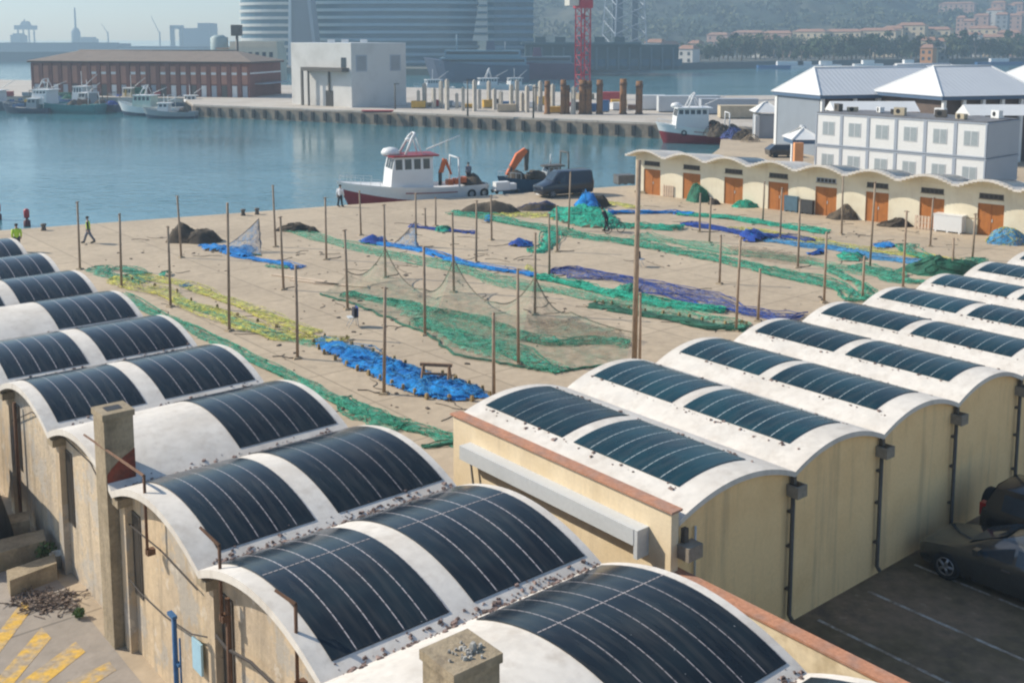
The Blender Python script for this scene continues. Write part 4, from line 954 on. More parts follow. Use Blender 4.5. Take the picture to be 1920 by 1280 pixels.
# ------------------------------------------------------------------ boats
def boat(label, loc, rz, L, B, hullc, lowc, fb=(1.6, .9, 1.0), house=(.25, .5, .62, 2.2), roofc=None, name='fishing_boat', grp=None, housec=None, mast=3.2, boom=True, aframe=False, gear=(), tyres=0, stripe=None, low_top=(.4, .15, .2), z0=-.5, deckc=None, dome=False, tyre_at=(.3, .9)):
    """x=0 is the bow, +x aft; origin on the waterline. fb = freeboard at bow, middle, stern."""
    t = thing(name, label, 'boat', loc, rz, grp); housec = housec or WHITEP; roofc = roofc or WHITEP
    def hw(s): return B / 2 * (min(1, (s / .38)) ** .55 if s < .38 else 1 - .12 * ((s - .38) / .62) ** 2)
    def q3(a, s): return a[0] * (1 - s) * (1 - 2 * s) + a[1] * 4 * s * (1 - s) + a[2] * s * (2 * s - 1)
    NS = 22
    def sect(s, k):       # k 0 keel .. 1 sheer
        sh = q3(fb, s); z = z0 + (sh - z0) * k; rake = .09 * L * (1 - s) ** 3 * (1 - k) ** 1.0 * 1.2
        w_ = max(.02, hw(s)) * (.45 + .55 * k ** .6) * (1 if s > .02 else .5)
        return s * L + rake, w_, z
    def shell(k0f, k1f, nm, m, off=0.0):
        mb = MB()
        for sg in (-1, 1):
            I = []
            for i in range(NS + 1):
                s = i / NS; r = []
                for j in range(6):
                    k = k0f(s) + (k1f(s) - k0f(s)) * j / 5; x, w_, z = sect(s, k); r.append(mb.vert((x - off * (s < .05), sg * (w_ + off), z)))
                I.append(r)
            for i in range(NS):
                for j in range(5): mb.face([I[i][j], I[i + 1][j], I[i + 1][j + 1], I[i][j + 1]][::(1 if sg > 0 else -1)], True)
            tr = I[NS] if sg < 0 else tr + I[NS][::-1]
        mb.face(tr)
        return mb.build(nm, m, t)
    kl = lambda s: (q3(low_top, s) - z0) / (q3(fb, s) - z0)
    shell(kl, lambda s: 1, 'hull', hullc); shell(lambda s: 0, kl, 'lower_hull', lowc)
    if stripe: shell(lambda s: .90, lambda s: 1.0, 'rubbing_strake', stripe, .03)
    dk = MB(); a = [];
    for i in range(NS + 1):
        s = i / NS; x, w_, z = sect(s, .985 if deckc and s < .36 else .86); a.append((x, w_ * .98, z))
    for p, q_ in zip(a, a[1:]): dk.quad((p[0], -p[1], p[2]), (q_[0], -q_[1], q_[2]), (q_[0], q_[1], q_[2]), (p[0], p[1], p[2]))
    dk.build('deck', deckc or mat('deck_paint', (.42, .42, .40), .8, .2, 2), t)
    x0, x1, wf, hh = house[0] * L, house[1] * L, house[2] * B / 2, house[3]; zd = q3(fb, .45) - .1
    ho = MB().loft([[(x0 - .1, -wf, zd), (x1, -wf, zd), (x1, wf, zd), (x0 - .1, wf, zd)], [(x0 + .05, -wf * .97, zd + hh * .55), (x1, -wf * .97, zd + hh * .55), (x1, wf * .97, zd + hh * .55), (x0 + .05, wf * .97, zd + hh * .55)], [(x0 + .3, -wf * .9, zd + hh), (x1, -wf * .9, zd + hh), (x1, wf * .9, zd + hh), (x0 + .3, wf * .9, zd + hh)]], smooth=False).build('wheelhouse', housec, t, recalc=True)
    n = max(2, int((x1 - x0) / .75))
    for sg in (-1, 1):
        for k in range(n):
            xa = x0 + .35 + (x1 - x0 - .4) * k / n; xb = xa + (x1 - x0 - .4) / n * .72
            mb = MB(); w0, w1 = wf * .955 + .012, wf * .905 + .012
            q_ = [(xa, sg * w0, zd + hh * .60), (xb, sg * w0, zd + hh * .60), (xb, sg * w1, zd + hh * .93), (xa, sg * w1, zd + hh * .93)]
            mb.quad(*(q_ if sg < 0 else q_[::-1])); mb.build('window', GLASS, ho)
    for k in range(3):
        ya = -wf * .82 + wf * 1.64 * k / 3; yb = ya + wf * .44; mb = MB()
        mb.quad((x0 + .065, yb, zd + hh * .62), (x0 + .065, ya, zd + hh * .62), (x0 + .25, ya, zd + hh * .93), (x0 + .25, yb, zd + hh * .93)); mb.build('window', GLASS, ho)
    MB().prism([(x0 - .15, -wf * .7), (x0 + .15, -wf * 1.05), (x1 + .5, -wf * 1.05), (x1 + .5, wf * 1.05), (x0 + .15, wf * 1.05), (x0 - .15, wf * .7)], zd + hh + .002, zd + hh + .14).build('roof', roofc, ho)
    if dome: MB().lathe([(.75, 0), (.8, .2), (.6, .5), (.1, .62)], 16, (x0 + .25, 0, zd + hh + .142)).build('roof_dome', WHITEP, ho)
    if dome:
        ln2 = MB()
        for sg in (-1, 1):
            pts = [(sect(.42 + .04 * i, .8)[0], sg * (sect(.42 + .04 * i, .8)[1] + .02), sect(.42 + .04 * i, .8)[2]) for i in range(10)]; ln2.path(pts, .05, 5)
        ln2.build('red_line', REDP, t)
    zr = zd + hh + .14; xm = (x0 + x1) / 2
    if aframe:
        m = MB()
        for sg in (-1, 1): m.path([(xm - .5, sg * wf * .7, zr), (xm + .2, sg * wf * .45, zr + mast * .8), (xm + .5, sg * wf * .3, zr + mast)], .11, 6); m.tube((xm + 1.0, sg * wf * .6, zr), (xm + .45, sg * wf * .35, zr + mast * .9), .05, n=6)
        m.tube((xm + .5, -wf * .3, zr + mast), (xm + .5, wf * .3, zr + mast), .07, n=6); m.tube((xm + .1, -wf * .5, zr + mast * .6), (xm + .1, wf * .5, zr + mast * .6), .06, n=6)
        m.build('mast', WHITEP, t)
        MB().lathe([(.05, 0), (.25, .05), (.25, .2), (.05, .25)], 12, (xm, 0, zr + mast * .62)).build('radar', WHITEP, t)
    else: MB().path([(xm, 0, zr), (xm, 0, zr + mast)], [.08, .05], 6).build('mast', WHITEP, t)
    if boom: MB().path([(x1 - .2, 0, zr + .3), (x1 + L * .22, 0, zr + mast * .8)], [.06, .05], 6).build('boom', WHITEP, t)
    rl = MB()
    ps = [];
    for i in range(0, 9):
        s = .02 + i * .03; x, w_, z = sect(s, 1); ps.append((x, w_, z))
    for sg in (-1, 1):
        rl.path([(p[0], sg * p[1], p[2] + .5) for p in ps], .022, 5)
        for p in ps[::2]: rl.tube((p[0], sg * p[1], p[2]), (p[0], sg * p[1], p[2] + .5), .018, n=4)
    rl.build('railing', ALU, t)
    rd = random.Random(int(L * 100) + len(label))
    for kind, s, c in gear:
        x = s * L; z = q3(fb, s) - .1
        if kind == 'drum':
            g_ = MB(); g_.tube((x, -B * .25, z + .6), (x, B * .25, z + .6), .45, n=14)
            for y in (-B * .27, B * .27): g_.tube((x, y, z + .6), (x, y + .06, z + .6), .65, n=14)
            g_.build('net_drum', c, t)
        elif kind == 'pile':
            MB().grid(lambda i, j: (x + 1.0 * j * math.cos(6.2832 * i), B * .36 * j * math.sin(6.2832 * i), z + (.85 + .3 * nz(math.cos(6.2832 * i) * j, math.sin(6.2832 * i) * j, L, 2)) * (1 - j ** 2)), 16, 6).build('net_pile', c, t)
        elif kind == 'crates':
            for k in range(3): MB().box((x + k * .55, rd.uniform(-.3, .3) * B, z + .28 + .1 * k), (.5, .8, .45)).build('crate', c, t)
        elif kind == 'gantry':
            g_ = MB()
            for sg in (-1, 1): g_.tube((x, sg * B * .38, z), (x, sg * B * .33, z + 2.4), .08, n=6)
            g_.tube((x, -B * .36, z + 2.4), (x, B * .36, z + 2.4), .08, n=6); g_.build('gantry', c, t)
        elif kind == 'crane':
            g_ = MB().tube((x, 0, z), (x, 0, z + 1.1), .16, n=8).build('crane_column', DKMETAL, t)
            MB().loft([[(x - .15, -.14, z + 1.1), (x + .25, -.14, z + 1.1), (x + .25, .14, z + 1.1), (x - .15, .14, z + 1.1)], [(x + .25, -.12, z + 2.3), (x + .55, -.12, z + 2.2), (x + .55, .12, z + 2.2), (x + .25, .12, z + 2.3)]], smooth=False).build('crane_arm', c, t, recalc=True)
            MB().path([(x + .45, 0, z + 2.2), (x + 1.0, 0, z + .9)], [.14, .09], 4).build('crane_jib', c, t)
    for k in range(tyres):
        s = tyre_at[0] + (tyre_at[1] - tyre_at[0]) * k / max(1, tyres - 1)
        x, w_, z = sect(s, .7)
        for sg in (-1, 1): MB().path([(x + .3 * math.cos(q_ * math.pi / 6), sg * (w_ + .12), z + .3 * math.sin(q_ * math.pi / 6)) for q_ in range(13)], .09, 6).build('tyre_fender', TYRE, t)
    return t
REDP = mat('dark_red_boat_paint', (.27, .022, .03), .45, .15, 2); TEAL = mat('teal_boat_paint', (.02, .20, .22), .5, .2, 2); NAVY = mat('navy_boat_paint', (.02, .05, .10), .5, .2, 2); BOATW = mat('boat_white', (.76, .76, .75), .5, .08, 1.2)
BLUEP = mat('blue_boat_paint', (.04, .13, .30), .5, .2, 2); ORANGE = mat('orange_paint', (.62, .13, .02), .5, .15, 3); GREYB = mat('grey_boat_paint', (.30, .33, .35), .5, .1, 2)
bw = at(634, 378); sn = at(930, 362); dr = (sn - bw).normalized(); nrm = Vector((-dr.y, dr.x, 0))
boat('white fishing boat with dark red lower hull moored at the quay', bw + nrm * 1.9 + Vector((.3, 0, -1.15)), math.atan2(dr.y, dr.x), 12.6, 3.7, BOATW, REDP, (2.55, 1.95, 1.95), (.34, .62, .74, 2.55), REDP, aframe=True, mast=1.75, stripe=BOATW, low_top=(1.95, .85, .7), deckc=WHITEP, dome=True, tyre_at=(.88, .97),
     gear=(('crane', .70, ORANGE), ('gantry', .8, ALU), ('crates', .76, ORANGE), ('pile', .92, N_BROWN)), tyres=2)
person('person on the stern deck of the moored boat', bw + nrm * 1.7 + dr * 11.6 + Vector((0, 0, .75)), 2.0, GREYC, DARKC, .1, .1, GREYC)
# orange hydraulic crane on a small workboat behind the van
wb = at(935, 352); boat('small workboat with a tall orange crane behind the navy van', wb + Vector((-.2, 4.0, -1.2)), .38, 7.5, 2.6, NAVY, NAVY, (1.7, 1.35, 1.4), (.62, .8, .5, 1.1), DKMETAL, mast=1.0, boom=False, name='workboat', housec=GREYB, gear=(('pile', .25, N_BROWN), ('crates', .36, N_BROWN), ('pile', .55, N_BROWN), ('gantry', .9, DKMETAL)), low_top=(.5, .4, .4))
cp = at(950, 352) + Vector((.35, 4.9, .35))
ck = thing('loader_crane', 'folded orange hydraulic loader crane standing on the small workboat', 'crane', cp, .3)
MB().tube((0, 0, -.2), (0, 0, 1.0), .3, .24, 10).build('column', DKMETAL, ck)
MB().loft([[(-.5, -.22, .2), (-.1, -.22, .1), (-.1, .22, .1), (-.5, .22, .2)], [(.5, -.25, 2.1), (1.1, -.25, 1.7), (1.1, .25, 1.7), (.5, .25, 2.1)], [(1.3, -.2, 2.6), (1.6, -.2, 2.3), (1.6, .2, 2.3), (1.3, .2, 2.6)]], smooth=False).build('main_arm', ORANGE, ck, recalc=True)
MB().loft([[(1.35, -.16, 2.55), (1.75, -.16, 2.45), (1.75, .16, 2.45), (1.35, .16, 2.55)], [(1.35, -.13, .5), (1.65, -.13, .5), (1.65, .13, .5), (1.35, .13, .5)]], smooth=False).build('jib', DKMETAL, ck, recalc=True)
wv = at(940, 362); t = thing('handcart', 'white handcart with boxes on the quay beside the boat stern', 'cart', wv, .4)
MB().box((0, 0, .62), (1.3, .8, .7), 0, .95).build('box', WHITEP, t); MB().box((1.0, .1, .5), (.6, .7, .55)).build('box', WHITEP, t); box('platform', DKMETAL, t, (-.8, -.45, .2), (1.5, .45, .266))
for x in (-.6, 1.2):
    for y in (-.47, .47): MB().tube((x, y - .03, .16), (x, y + .03, .16), .16, n=12).build('wheel', TYRE, t)
MB().path([(-.8, -.3, .25), (-1.2, -.3, .95), (-1.2, .3, .95), (-.8, .3, .25)], .025, 6).build('handle', ALU, t)
# second white and red boat in the far dock
b2 = at(1226, 272, -1.2); boat('white and red trawler moored at the far dock beyond the shed', Vector((b2.x + .6, b2.y + 3, -1.2)), .02, 11.5, 4.2, BOATW, REDP, (2.9, 2.1, 1.8), (.22, .6, .85, 2.7), BOATW, mast=1.9, aframe=True, low_top=(1.7, 1.15, .9), dome=True, tyres=2, gear=(('crates', .62, ORANGE), ('gantry', .85, BOATW), ('drum', .7, N_BROWN), ('pile', .92, N_BROWN)), stripe=BOATW, deckc=WHITEP)
# ------------------------------------------------------------------ the cream shed with scalloped roof
sd = (at(1855, 442) - at(1222, 365)).normalized(); S0 = at(1222, 365) - sd * 1.7; sn_ = Vector((-sd.y, sd.x, 0))   # sn_ points away from the camera
MOD = (at(1855, 442) - at(1222, 365)).length / 7
SA = math.atan2(sd.y, sd.x); d1 = (at(1222, 365) - S0).dot(sd)
SH = thing('net_store_shed', 'long cream shed with scalloped roof and a row of orange brown doors', 'shed', S0, SA)
SHH = 3.25; NB = 10; SDEP = 3.7; b0 = d1 - MOD / 2
for k in range(NB):
    x0, x1 = b0 + k * MOD, b0 + (k + 1) * MOD; xc = (x0 + x1) / 2
    mb = MB(); n = 14
    def rz_(i): return SHH + .08 + .54 * math.sin(math.pi * i / n) ** 1.15
    rings = []
    for y in (-1.15, SDEP):
        tl = .1 * (y + 1.15); rings.append([(x0 + MOD * i / n, y, rz_(i) - tl) for i in range(n + 1)] + [(x0 + MOD * i / n, y, rz_(i) - .13 - tl) for i in range(n, -1, -1)])
    rf = mb.loft(rings, closed=True, smooth=True).build('roof_vault', CREAMSHED, SH, recalc=True)
    try: rf.data.set_sharp_from_angle(angle=R(40))
    except Exception: pass
    mb = MB().grid(lambda i, j: (x0 + MOD * i, -1.13 + (SDEP + 1.1) * j, SHH + .086 - .1 * (SDEP + 1.1) * j + .54 * math.sin(math.pi * i) ** 1.15), 14, 1); mb.build('roof_coating', WHITE, rf)
    def rp(i, j): 
        q_ = .14 + .72 * i; return (x0 + MOD * q_, -.2 + 3.4 * j, SHH + .012 - .34 * j + .54 * math.sin(math.pi * q_) ** 1.15)
    if k not in (0, 1, 3): MB().grid(rp, 12, 1, True, lambda i, j: (j * 8, i * 2.5)).build('solar_panel', PVL, rf)
    e = (0.0, .10, .62)
    mb = MB(); lipt = [(x0 + MOD * i / n, rz_(i)) for i in range(n + 1)]
    for (xa, za), (xb, zb) in zip(lipt, lipt[1:]): mb.box(((xa + xb) / 2, -1.17, (za + zb) / 2 - .06), (xb - xa, .05, .16))
    mb.build('roof_edge', WHITE, rf)
    # wall with a door opening
    xd0, xd1 = xc - .85, xc + .85
    w = MB(); 
    w.box2((x0 if k else .0, 0, 0), (xd0, .2, SHH - .06)); w.box2((xd1, 0, 0), (x1, .2, SHH - .06)); w.box2((xd0, 0, 2.12), (xd1, .2, SHH - .06)); w.build('wall', CREAMSHED, SH)
    infp = MB()
    for i in range(n): infp.quad((x0 + MOD * i / n, .02, SHH - .058), (x0 + MOD * (i + 1) / n, .02, SHH - .058), (x0 + MOD * (i + 1) / n, .02, max(SHH - .05, rz_(i + 1) - .2)), (x0 + MOD * i / n, .02, max(SHH - .05, rz_(i) - .2)))
    infp.build('tympanum', CREAMSHED, SH)
    dr_ = MB().box2((xd0 + .002, .07, 0), (xc - .008, .12, 2.1)).box2((xc + .008, .07, 0), (xd1 - .002, .12, 2.1))
    D = dr_.build('door', DOOR, SH)
    MB().box((xc + .1, .055, 1.0), (.05, .03, .2)).build('handle', ALU, D)
    MB().box2((xc - .035, .045, 0), (xc + .035, .068, 2.1)).build('meeting_rail', DOOR, D)
    wn = MB().box2((xc - .78, -.03, 2.45), (xc + .78, -.003, 2.80)).build('vent_window', DKMETAL if k != 4 else GREYM, SH)
    for s_ in range(5): MB().box((xc - .6 + .3 * s_, -.034, 2.625), (.24, .006, .26)).build('pane', DARKSLOT, wn)
    box('sill', CONC, SH, (xc - .82, -.08, 2.40), (xc + .82, -.003, 2.447))
box('wall', CREAMSHED, SH, (.0, .2, 0), (.2, SDEP - .3, SHH - .42)); box('wall', CREAMSHED, SH, (0, SDEP - .3, 0), (b0 + NB * MOD, SDEP - .1, SHH - .5)); box('plinth', CONC, SH, (-.05, -.06, 0), (b0 + MOD / 2 - .65, -.003, .22))
# ------------------------------------------------------------------ portable offices, hip roofed halls
def vrt(px, py, D): return aty(px, py, D)
oa = vrt(1530, 214, 99); ob = vrt(1852, 226, 87); od = Vector((ob.x - oa.x, ob.y - oa.y, 0)); OL = od.length; od.normalize(); OZ = math.atan2(od.y, od.x); OT = 6.25
of = thing('portable_offices', 'two storey block of white portable office units with slate blue frames', 'office block', Vector((oa.x, oa.y, 0)), OZ)
SLATE = mat('slate_blue_frame', (.33, .37, .43), .6, .1, 1); UW = OL / 6
for fl, (za, zb) in enumerate(((.3, 3.2), (3.25, 6.15))):
    for k in range(6):
        u_ = box('office_unit', WHITEP, of, (k * UW + .14, .05, za + .12), ((k + 1) * UW - .14, 5.9, zb - .12))
        fr = MB()
        fr.box2((k * UW + .004, 0, za), (k * UW + .137, 6, zb)); fr.box2(((k + 1) * UW - .137, 0, za), ((k + 1) * UW - .004, 6, zb)); fr.box2((k * UW + .137, 0, za), ((k + 1) * UW - .137, 6, za + .117)); fr.box2((k * UW + .137, 0, zb - .117), ((k + 1) * UW - .137, 6, zb))
        fr.build('frame', SLATE, u_)
        xc = (k + .5) * UW; wn = box('window', ALU, u_, (xc - .62, .02, za + .95), (xc + .62, .048, za + 2.2))
        for s_ in (-.3, .3): MB().box2((xc + s_ - .26, .012, za + 1.0), (xc + s_ + .26, .0195, za + 2.15)).build('pane', mat('grey_blind_glass', (.32, .36, .38), .25, .1, 2), wn)
for (za, zb) in ((.3, 3.2), (3.25, 6.15)):
    box('side_wall', GREYM, of, (OL + .002, .1, za + .12), (OL + .03, 5.9, zb - .12)); box('side_frame', SLATE, of, (OL + .002, 0, zb - .117), (OL + .06, 6, zb))
box('roof', mat('grey_felt', (.16, .16, .17), .9, .2, 2), of, (.05, .05, 6.152), (OL - .05, 5.95, 6.25))
rd = random.Random(9)
for k in range(9):
    x = min(OL - .6, max(.6, (k + .5) * OL / 9 + rd.uniform(-.7, .7))); ac = thing('air_conditioner', f'{ORD[k]} air conditioning box from the water along the office roof', 'air conditioner', Vector((oa.x, oa.y, 0)) + od * x + Vector((-od.y, od.x, 0)) * rd.uniform(.8, 5) + Vector((0, 0, 6.25)), OZ + rd.uniform(-.8, .8), 'air conditioners on the office roof')
    m_ = (DKMETAL, mat('tan_unit', (.4, .34, .24), .7, .15, 3), WHITEP)[k % 3]; hgt = rd.uniform(.4, .75)
    box('casing', m_, ac, (-.5, -.2, .05), (.5, .2, hgt)); MB().tube((-.1, -.215, hgt * .55), (-.1, -.2, hgt * .55), .2, n=14).build('fan_grille', TYRE, ac); box('feet', DKMETAL, ac, (-.4, -.18, 0), (.4, .18, .047))
def hip_hall(label, pxl, pxr, pyl, pyr, D0, D1, depth, eave, ridge, wallpx=None, roofm=None, fascia=True, name='market_hall', inset=.28, wall=True, open_=False, rz=None):
    A = vrt(pxl, pyl, D0); B_ = vrt(pxr, pyr, D1); d = Vector((B_.x - A.x, B_.y - A.y, 0)); Ln = d.length; rz = math.atan2(d.y, d.x)
    t = thing(name, label, 'building', Vector((A.x, A.y, 0)), rz); dm = depth; rx = dm * .5
    mb = MB(); E = [(-.3, -.3), (Ln + .3, -.3), (Ln + .3, dm + .3), (-.3, dm + .3)]; Rg = [(rx * inset * 2, dm / 2), (Ln - rx * inset * 2, dm / 2)]
    def P(p, z): return (p[0], p[1], z)
    mb.quad(P(E[0], eave), P(E[1], eave), P(Rg[1], ridge), P(Rg[0], ridge)); mb.quad(P(E[2], eave), P(E[3], eave), P(Rg[0], ridge), P(Rg[1], ridge))
    mb.face([mb.vert(P(E[3], eave)), mb.vert(P(E[0], eave)), mb.vert(P(Rg[0], ridge))]); mb.face([mb.vert(P(E[1], eave)), mb.vert(P(E[2], eave)), mb.vert(P(Rg[1], ridge))])
    rf = mb.build('roof', roofm or ROOFSEAM, t)
    MB().path([P(Rg[0], ridge + .02), P(Rg[1], ridge + .02)], .12, 6).build('ridge_cap', WHITEP, rf)
    for e, g_ in ((0, 0), (3, 0), (1, 1), (2, 1)): MB().path([P(E[e], eave + .02), P(Rg[g_], ridge + .02)], .08, 5).build('hip_cap', WHITEP, rf)
    if fascia: box('fascia', mat('navy_fascia', (.07, .12, .2), .6, .1, 1), t, (-.2, -.2, eave - .4), (Ln + .2, dm + .2, eave - .004))
    if wall: box('wall', GREYM if not open_ else mat('brown_interior', (.12, .09, .075), .9, .3, .6), t, (.1, .1, 0), (Ln - .1, dm - .1, eave - .402))
    for x in (0.0, Ln): MB().box((x, .0, (eave - .4) / 2), (.55, .45, eave - .41)).build('corner_pillar', WHITEP, t)
    if open_:
        for k in range(1, 6): MB().box((Ln * k / 6, .0, (eave - .4) / 2), (.3, .3, eave - .41)).build('column', WHITEP, t)
    return t
ROOFSEAM = mat('white_metal_roof', (.60, .61, .62), .45, .04, .4)
N, Lk = nodes_of(ROOFSEAM); p_ = N['Principled BSDF']; tc_ = [n for n in N if n.type == 'TEX_COORD'][0]
wv_ = N.new('ShaderNodeTexWave'); wv_.bands_direction = 'X'; wv_.inputs['Scale'].default_value = .55; Lk.new(tc_.outputs['Object'], wv_.inputs['Vector'])
bm_ = N.new('ShaderNodeBump'); bm_.inputs['Strength'].default_value = .22; bm_.inputs['Distance'].default_value = .08; Lk.new(wv_.outputs['Fac'], bm_.inputs['Height']); Lk.new(bm_.outputs['Normal'], p_.inputs['Normal'])
def broad_hall(label, px, py, D, rz, L, W, r1, r2, rise, open_front, open_end=False):
    C = vrt(px, py, D); ez = C.z; t = thing('market_hall', label, 'building', Vector((C.x, C.y, 0)), rz); rg = ez + rise
    E = [(-.4, -.4), (L + .4, -.4), (L + .4, W + .4), (-.4, W + .4)]; G = [(r1, W / 2), (r2, W / 2)]; P = lambda p, z: (p[0], p[1], z); mb = MB()
    mb.quad(P(E[0], ez), P(E[1], ez), P(G[1], rg), P(G[0], rg)); mb.quad(P(E[2], ez), P(E[3], ez), P(G[0], rg), P(G[1], rg))
    mb.face([mb.vert(P(E[3], ez)), mb.vert(P(E[0], ez)), mb.vert(P(G[0], rg))]); mb.face([mb.vert(P(E[1], ez)), mb.vert(P(E[2], ez)), mb.vert(P(G[1], rg))])
    rf = mb.build('roof', ROOFSEAM, t); MB().path([P(G[0], rg + .02), P(G[1], rg + .02)], .14, 6).build('ridge_cap', WHITEP, rf)
    for e, g_ in ((0, 0), (3, 0), (1, 1), (2, 1)): MB().path([P(E[e], ez + .02), P(G[g_], rg + .02)], .08, 5).build('hip_cap', WHITEP, rf)
    box('fascia', mat('navy_fascia', (.07, .12, .2), .6, .1, 1), t, (-.3, -.3, ez - .4), (L + .3, W + .3, ez - .004))
    IN = mat('brown_interior', (.12, .09, .075), .9, .3, .6)
    box('inner_wall', IN, t, (.35, .6, 0), (L - .1, W - .1, ez - .402))
    if not open_end: box('end_wall', mat('ribbed_grey_wall', (.22, .25, .29), .7, .08, .5), t, (0, .3, 0), (.33, W - .1, ez - .402))
    if not open_front: box('front_wall', GREYM, t, (.34, .2, 0), (L, .55, ez - .402))
    for k in range(6): MB().box((.2 + (L - .4) * k / 5, .02, (ez - .4) / 2), (.35, .35, ez - .41)).build('column', WHITEP, t)
    MB().box((.15, W - .2, (ez - .4) / 2), (.5, .5, ez - .41)).build('column', WHITEP, t)
    return t
broad_hall('broad white hipped hall with grey end wall at the dock corner', 1540, 179, 118, .30, 21, 9.4, 2.0, 17, 2.9, True)
broad_hall('broad white hipped hall rising directly behind the portable offices', 1768, 181, 110, .30, 12.5, 11, 3.0, 10.4, 2.9, True, True)
broad_hall('broad white hipped hall cut off by the picture edge', 1950, 176, 116, .30, 16, 11, 3.0, 12, 2.9, True, True)
broad_hall('far white hipped hall with only its roof tip showing between two nearer ones', 1690, 158, 140, .30, 14, 9, 2.5, 11, 2.4, True)
def canopy(label, px0, px1, py, D, m):
    a, b = vrt(px0, py, D), vrt(px1, py, D); W = b.x - a.x; t = thing('white_canopy', label, 'canopy', Vector((a.x, D, 0)), 0, 'white canopies behind the offices'); z = a.z
    MB().loft([[(0, -1.6, z - .9), (0, 1.6, z - .9), (0, 0, z)], [(W, -1.6, z - .9), (W, 1.6, z - .9), (W, 0, z)]], smooth=False).build('cover', m, t)
    for x in (.1, W - .1):
        for y in (-1.5, 1.5): MB().tube((x, y, 0), (x, y, z - .9), .06, n=6).build('leg', ALU, t)
canopy('long white canopy showing over the middle of the office roof', 1556, 1715, 190, 103, WHITEP); canopy('white canopy showing over the far end of the office roof', 1806, 1990, 196, 98, WHITEP)
hip_hall('small white pyramid roofed kiosk with teal sides beyond the dock', 1420, 1462, 205, 205, 140, 140, 3, 3.4, 4.6, fascia=False, inset=.4, name='kiosk', roofm=WHITEP)
hip_hall('small white roofed porch with blue fascia beside the portable offices', 1490, 1535, 248, 248, 100, 100, 3, 3.6, 4.7, wall=False, name='entrance_porch', inset=.45, roofm=WHITEP)
og = at(1496, 284); t = thing('orange_pillar', 'orange painted pillar under the blue edged porch roof', 'pillar', Vector((vrt(1497, 275, 98).x, 98, 0)), 0)
OR2 = mat('orange_render', (.68, .30, .12), .8, .1, 2); MB().box((0, 0, 1.75), (.8, .6, 3.5)).build('shaft', OR2, t); MB().box((0, 0, .1), (.95, .75, .2)).build('base', CONC, t)
dg = at(1467, 284); t = thing('dark_car', 'small dark car seen beside the orange pillar', 'car', Vector((vrt(1466, 280, 118).x, 118, 0)), .1); MB().loft([[(-1.6, -.8, .25), (1.6, -.8, .25), (1.6, .8, .25), (-1.6, .8, .25)], [(-1.7, -.82, .85), (1.7, -.82, .85), (1.7, .82, .85), (-1.7, .82, .85)], [(-1.0, -.65, 1.4), (1.0, -.65, 1.4), (1.0, .65, 1.4), (-1.0, .65, 1.4)]], smooth=False).build('body', PAINT_B, t)
for x in (-1, 1):
    for y in (-.82, .82): MB().tube((x, y - .06, .3), (x, y + .06, .3), .3, n=14).build('wheel', TYRE, t)
# heaps of floats and nets on the far dock
for k, (px, py, r_, h_, m_) in enumerate(((1352, 252, 1.7, 1.7, N_BROWN), (1374, 256, 1.5, 1.5, N_PURP), (1393, 258, 1.4, 1.3, N_BROWN), (1408, 262, 1.2, 1.1, N_TAN), (1335, 250, 1.2, 1.3, N_TAN))):
    heap(f'{ORD[k]} heap of nets from the sea along the far dock', px, py + 4, r_, r_ * .7, h_, m_, 90 + k)
#PART4
# ------------------------------------------------------------------ the pier
pe = [at(-420, 176, 1), at(345, 184, 1), at(362, 196, 1), at(760, 211, 1), at(1240, 231, 1), at(1448, 240, 1)]
pb_ = [Vector((150, 178, 0)), Vector((130, 232, 0)), Vector((34, 226, 0)), Vector((-20, 262, 0)), Vector((-190, 330, 0))]
PIERM = ground_mat('pier_concrete', (.50, .45, .39), (.42, .37, .31), (.34, .3, .26))
structure(MB().prism([tuple(p.xy) for p in pe] + [tuple(p.xy) for p in pb_], -3, 1.0).build('pier', PIERM))
PWALL = mat('pier_wall_stone', (.26, .205, .155), .95, .25, .35, (.16, .13, .105), .45, .6, fine=1.5, bump=.3, bscale=2)
qw = MB()
for a, b in zip(pe[1:], pe[2:]):
    d = (b - a).normalized(); n_ = Vector((d.y, -d.x, 0)) * .12; qw.quad((a + n_).xy.to_3d() + Vector((0, 0, -3)), (b + n_).xy.to_3d() + Vector((0, 0, -3)), (b + n_).xy.to_3d() + Vector((0, 0, .72)), (a + n_).xy.to_3d() + Vector((0, 0, .72)))
    qw.quad((a + n_).xy.to_3d() + Vector((0, 0, .72)), (b + n_).xy.to_3d() + Vector((0, 0, .72)), b.xy.to_3d() + Vector((0, 0, .72)), a.xy.to_3d() + Vector((0, 0, .72)))
structure(qw.build('pier_wall', PWALL))
FENDER = mat('fender_rubber', (.035, .035, .035), .9, .3, 2)
k_ = 0
for a, b in zip(pe[1:-1], pe[2:]):
    d = (b - a); ln_ = d.length; d.normalize(); n_ = Vector((d.y, -d.x, 0))
    for i in range(int(ln_ / 2.6)):
        p = a + d * (i + .5) * 2.6 + n_ * .26; o = MB().box((0, 0, 0), (.55, .28, 1.45)).build('rubber_fender', FENDER); o.location = (p.x, p.y, -.22); o.rotation_euler.z = math.atan2(d.y, d.x)
        tag(o, 'upright black rubber fender on the stone pier wall', 'fender', 'identical rubber fenders along the pier wall')
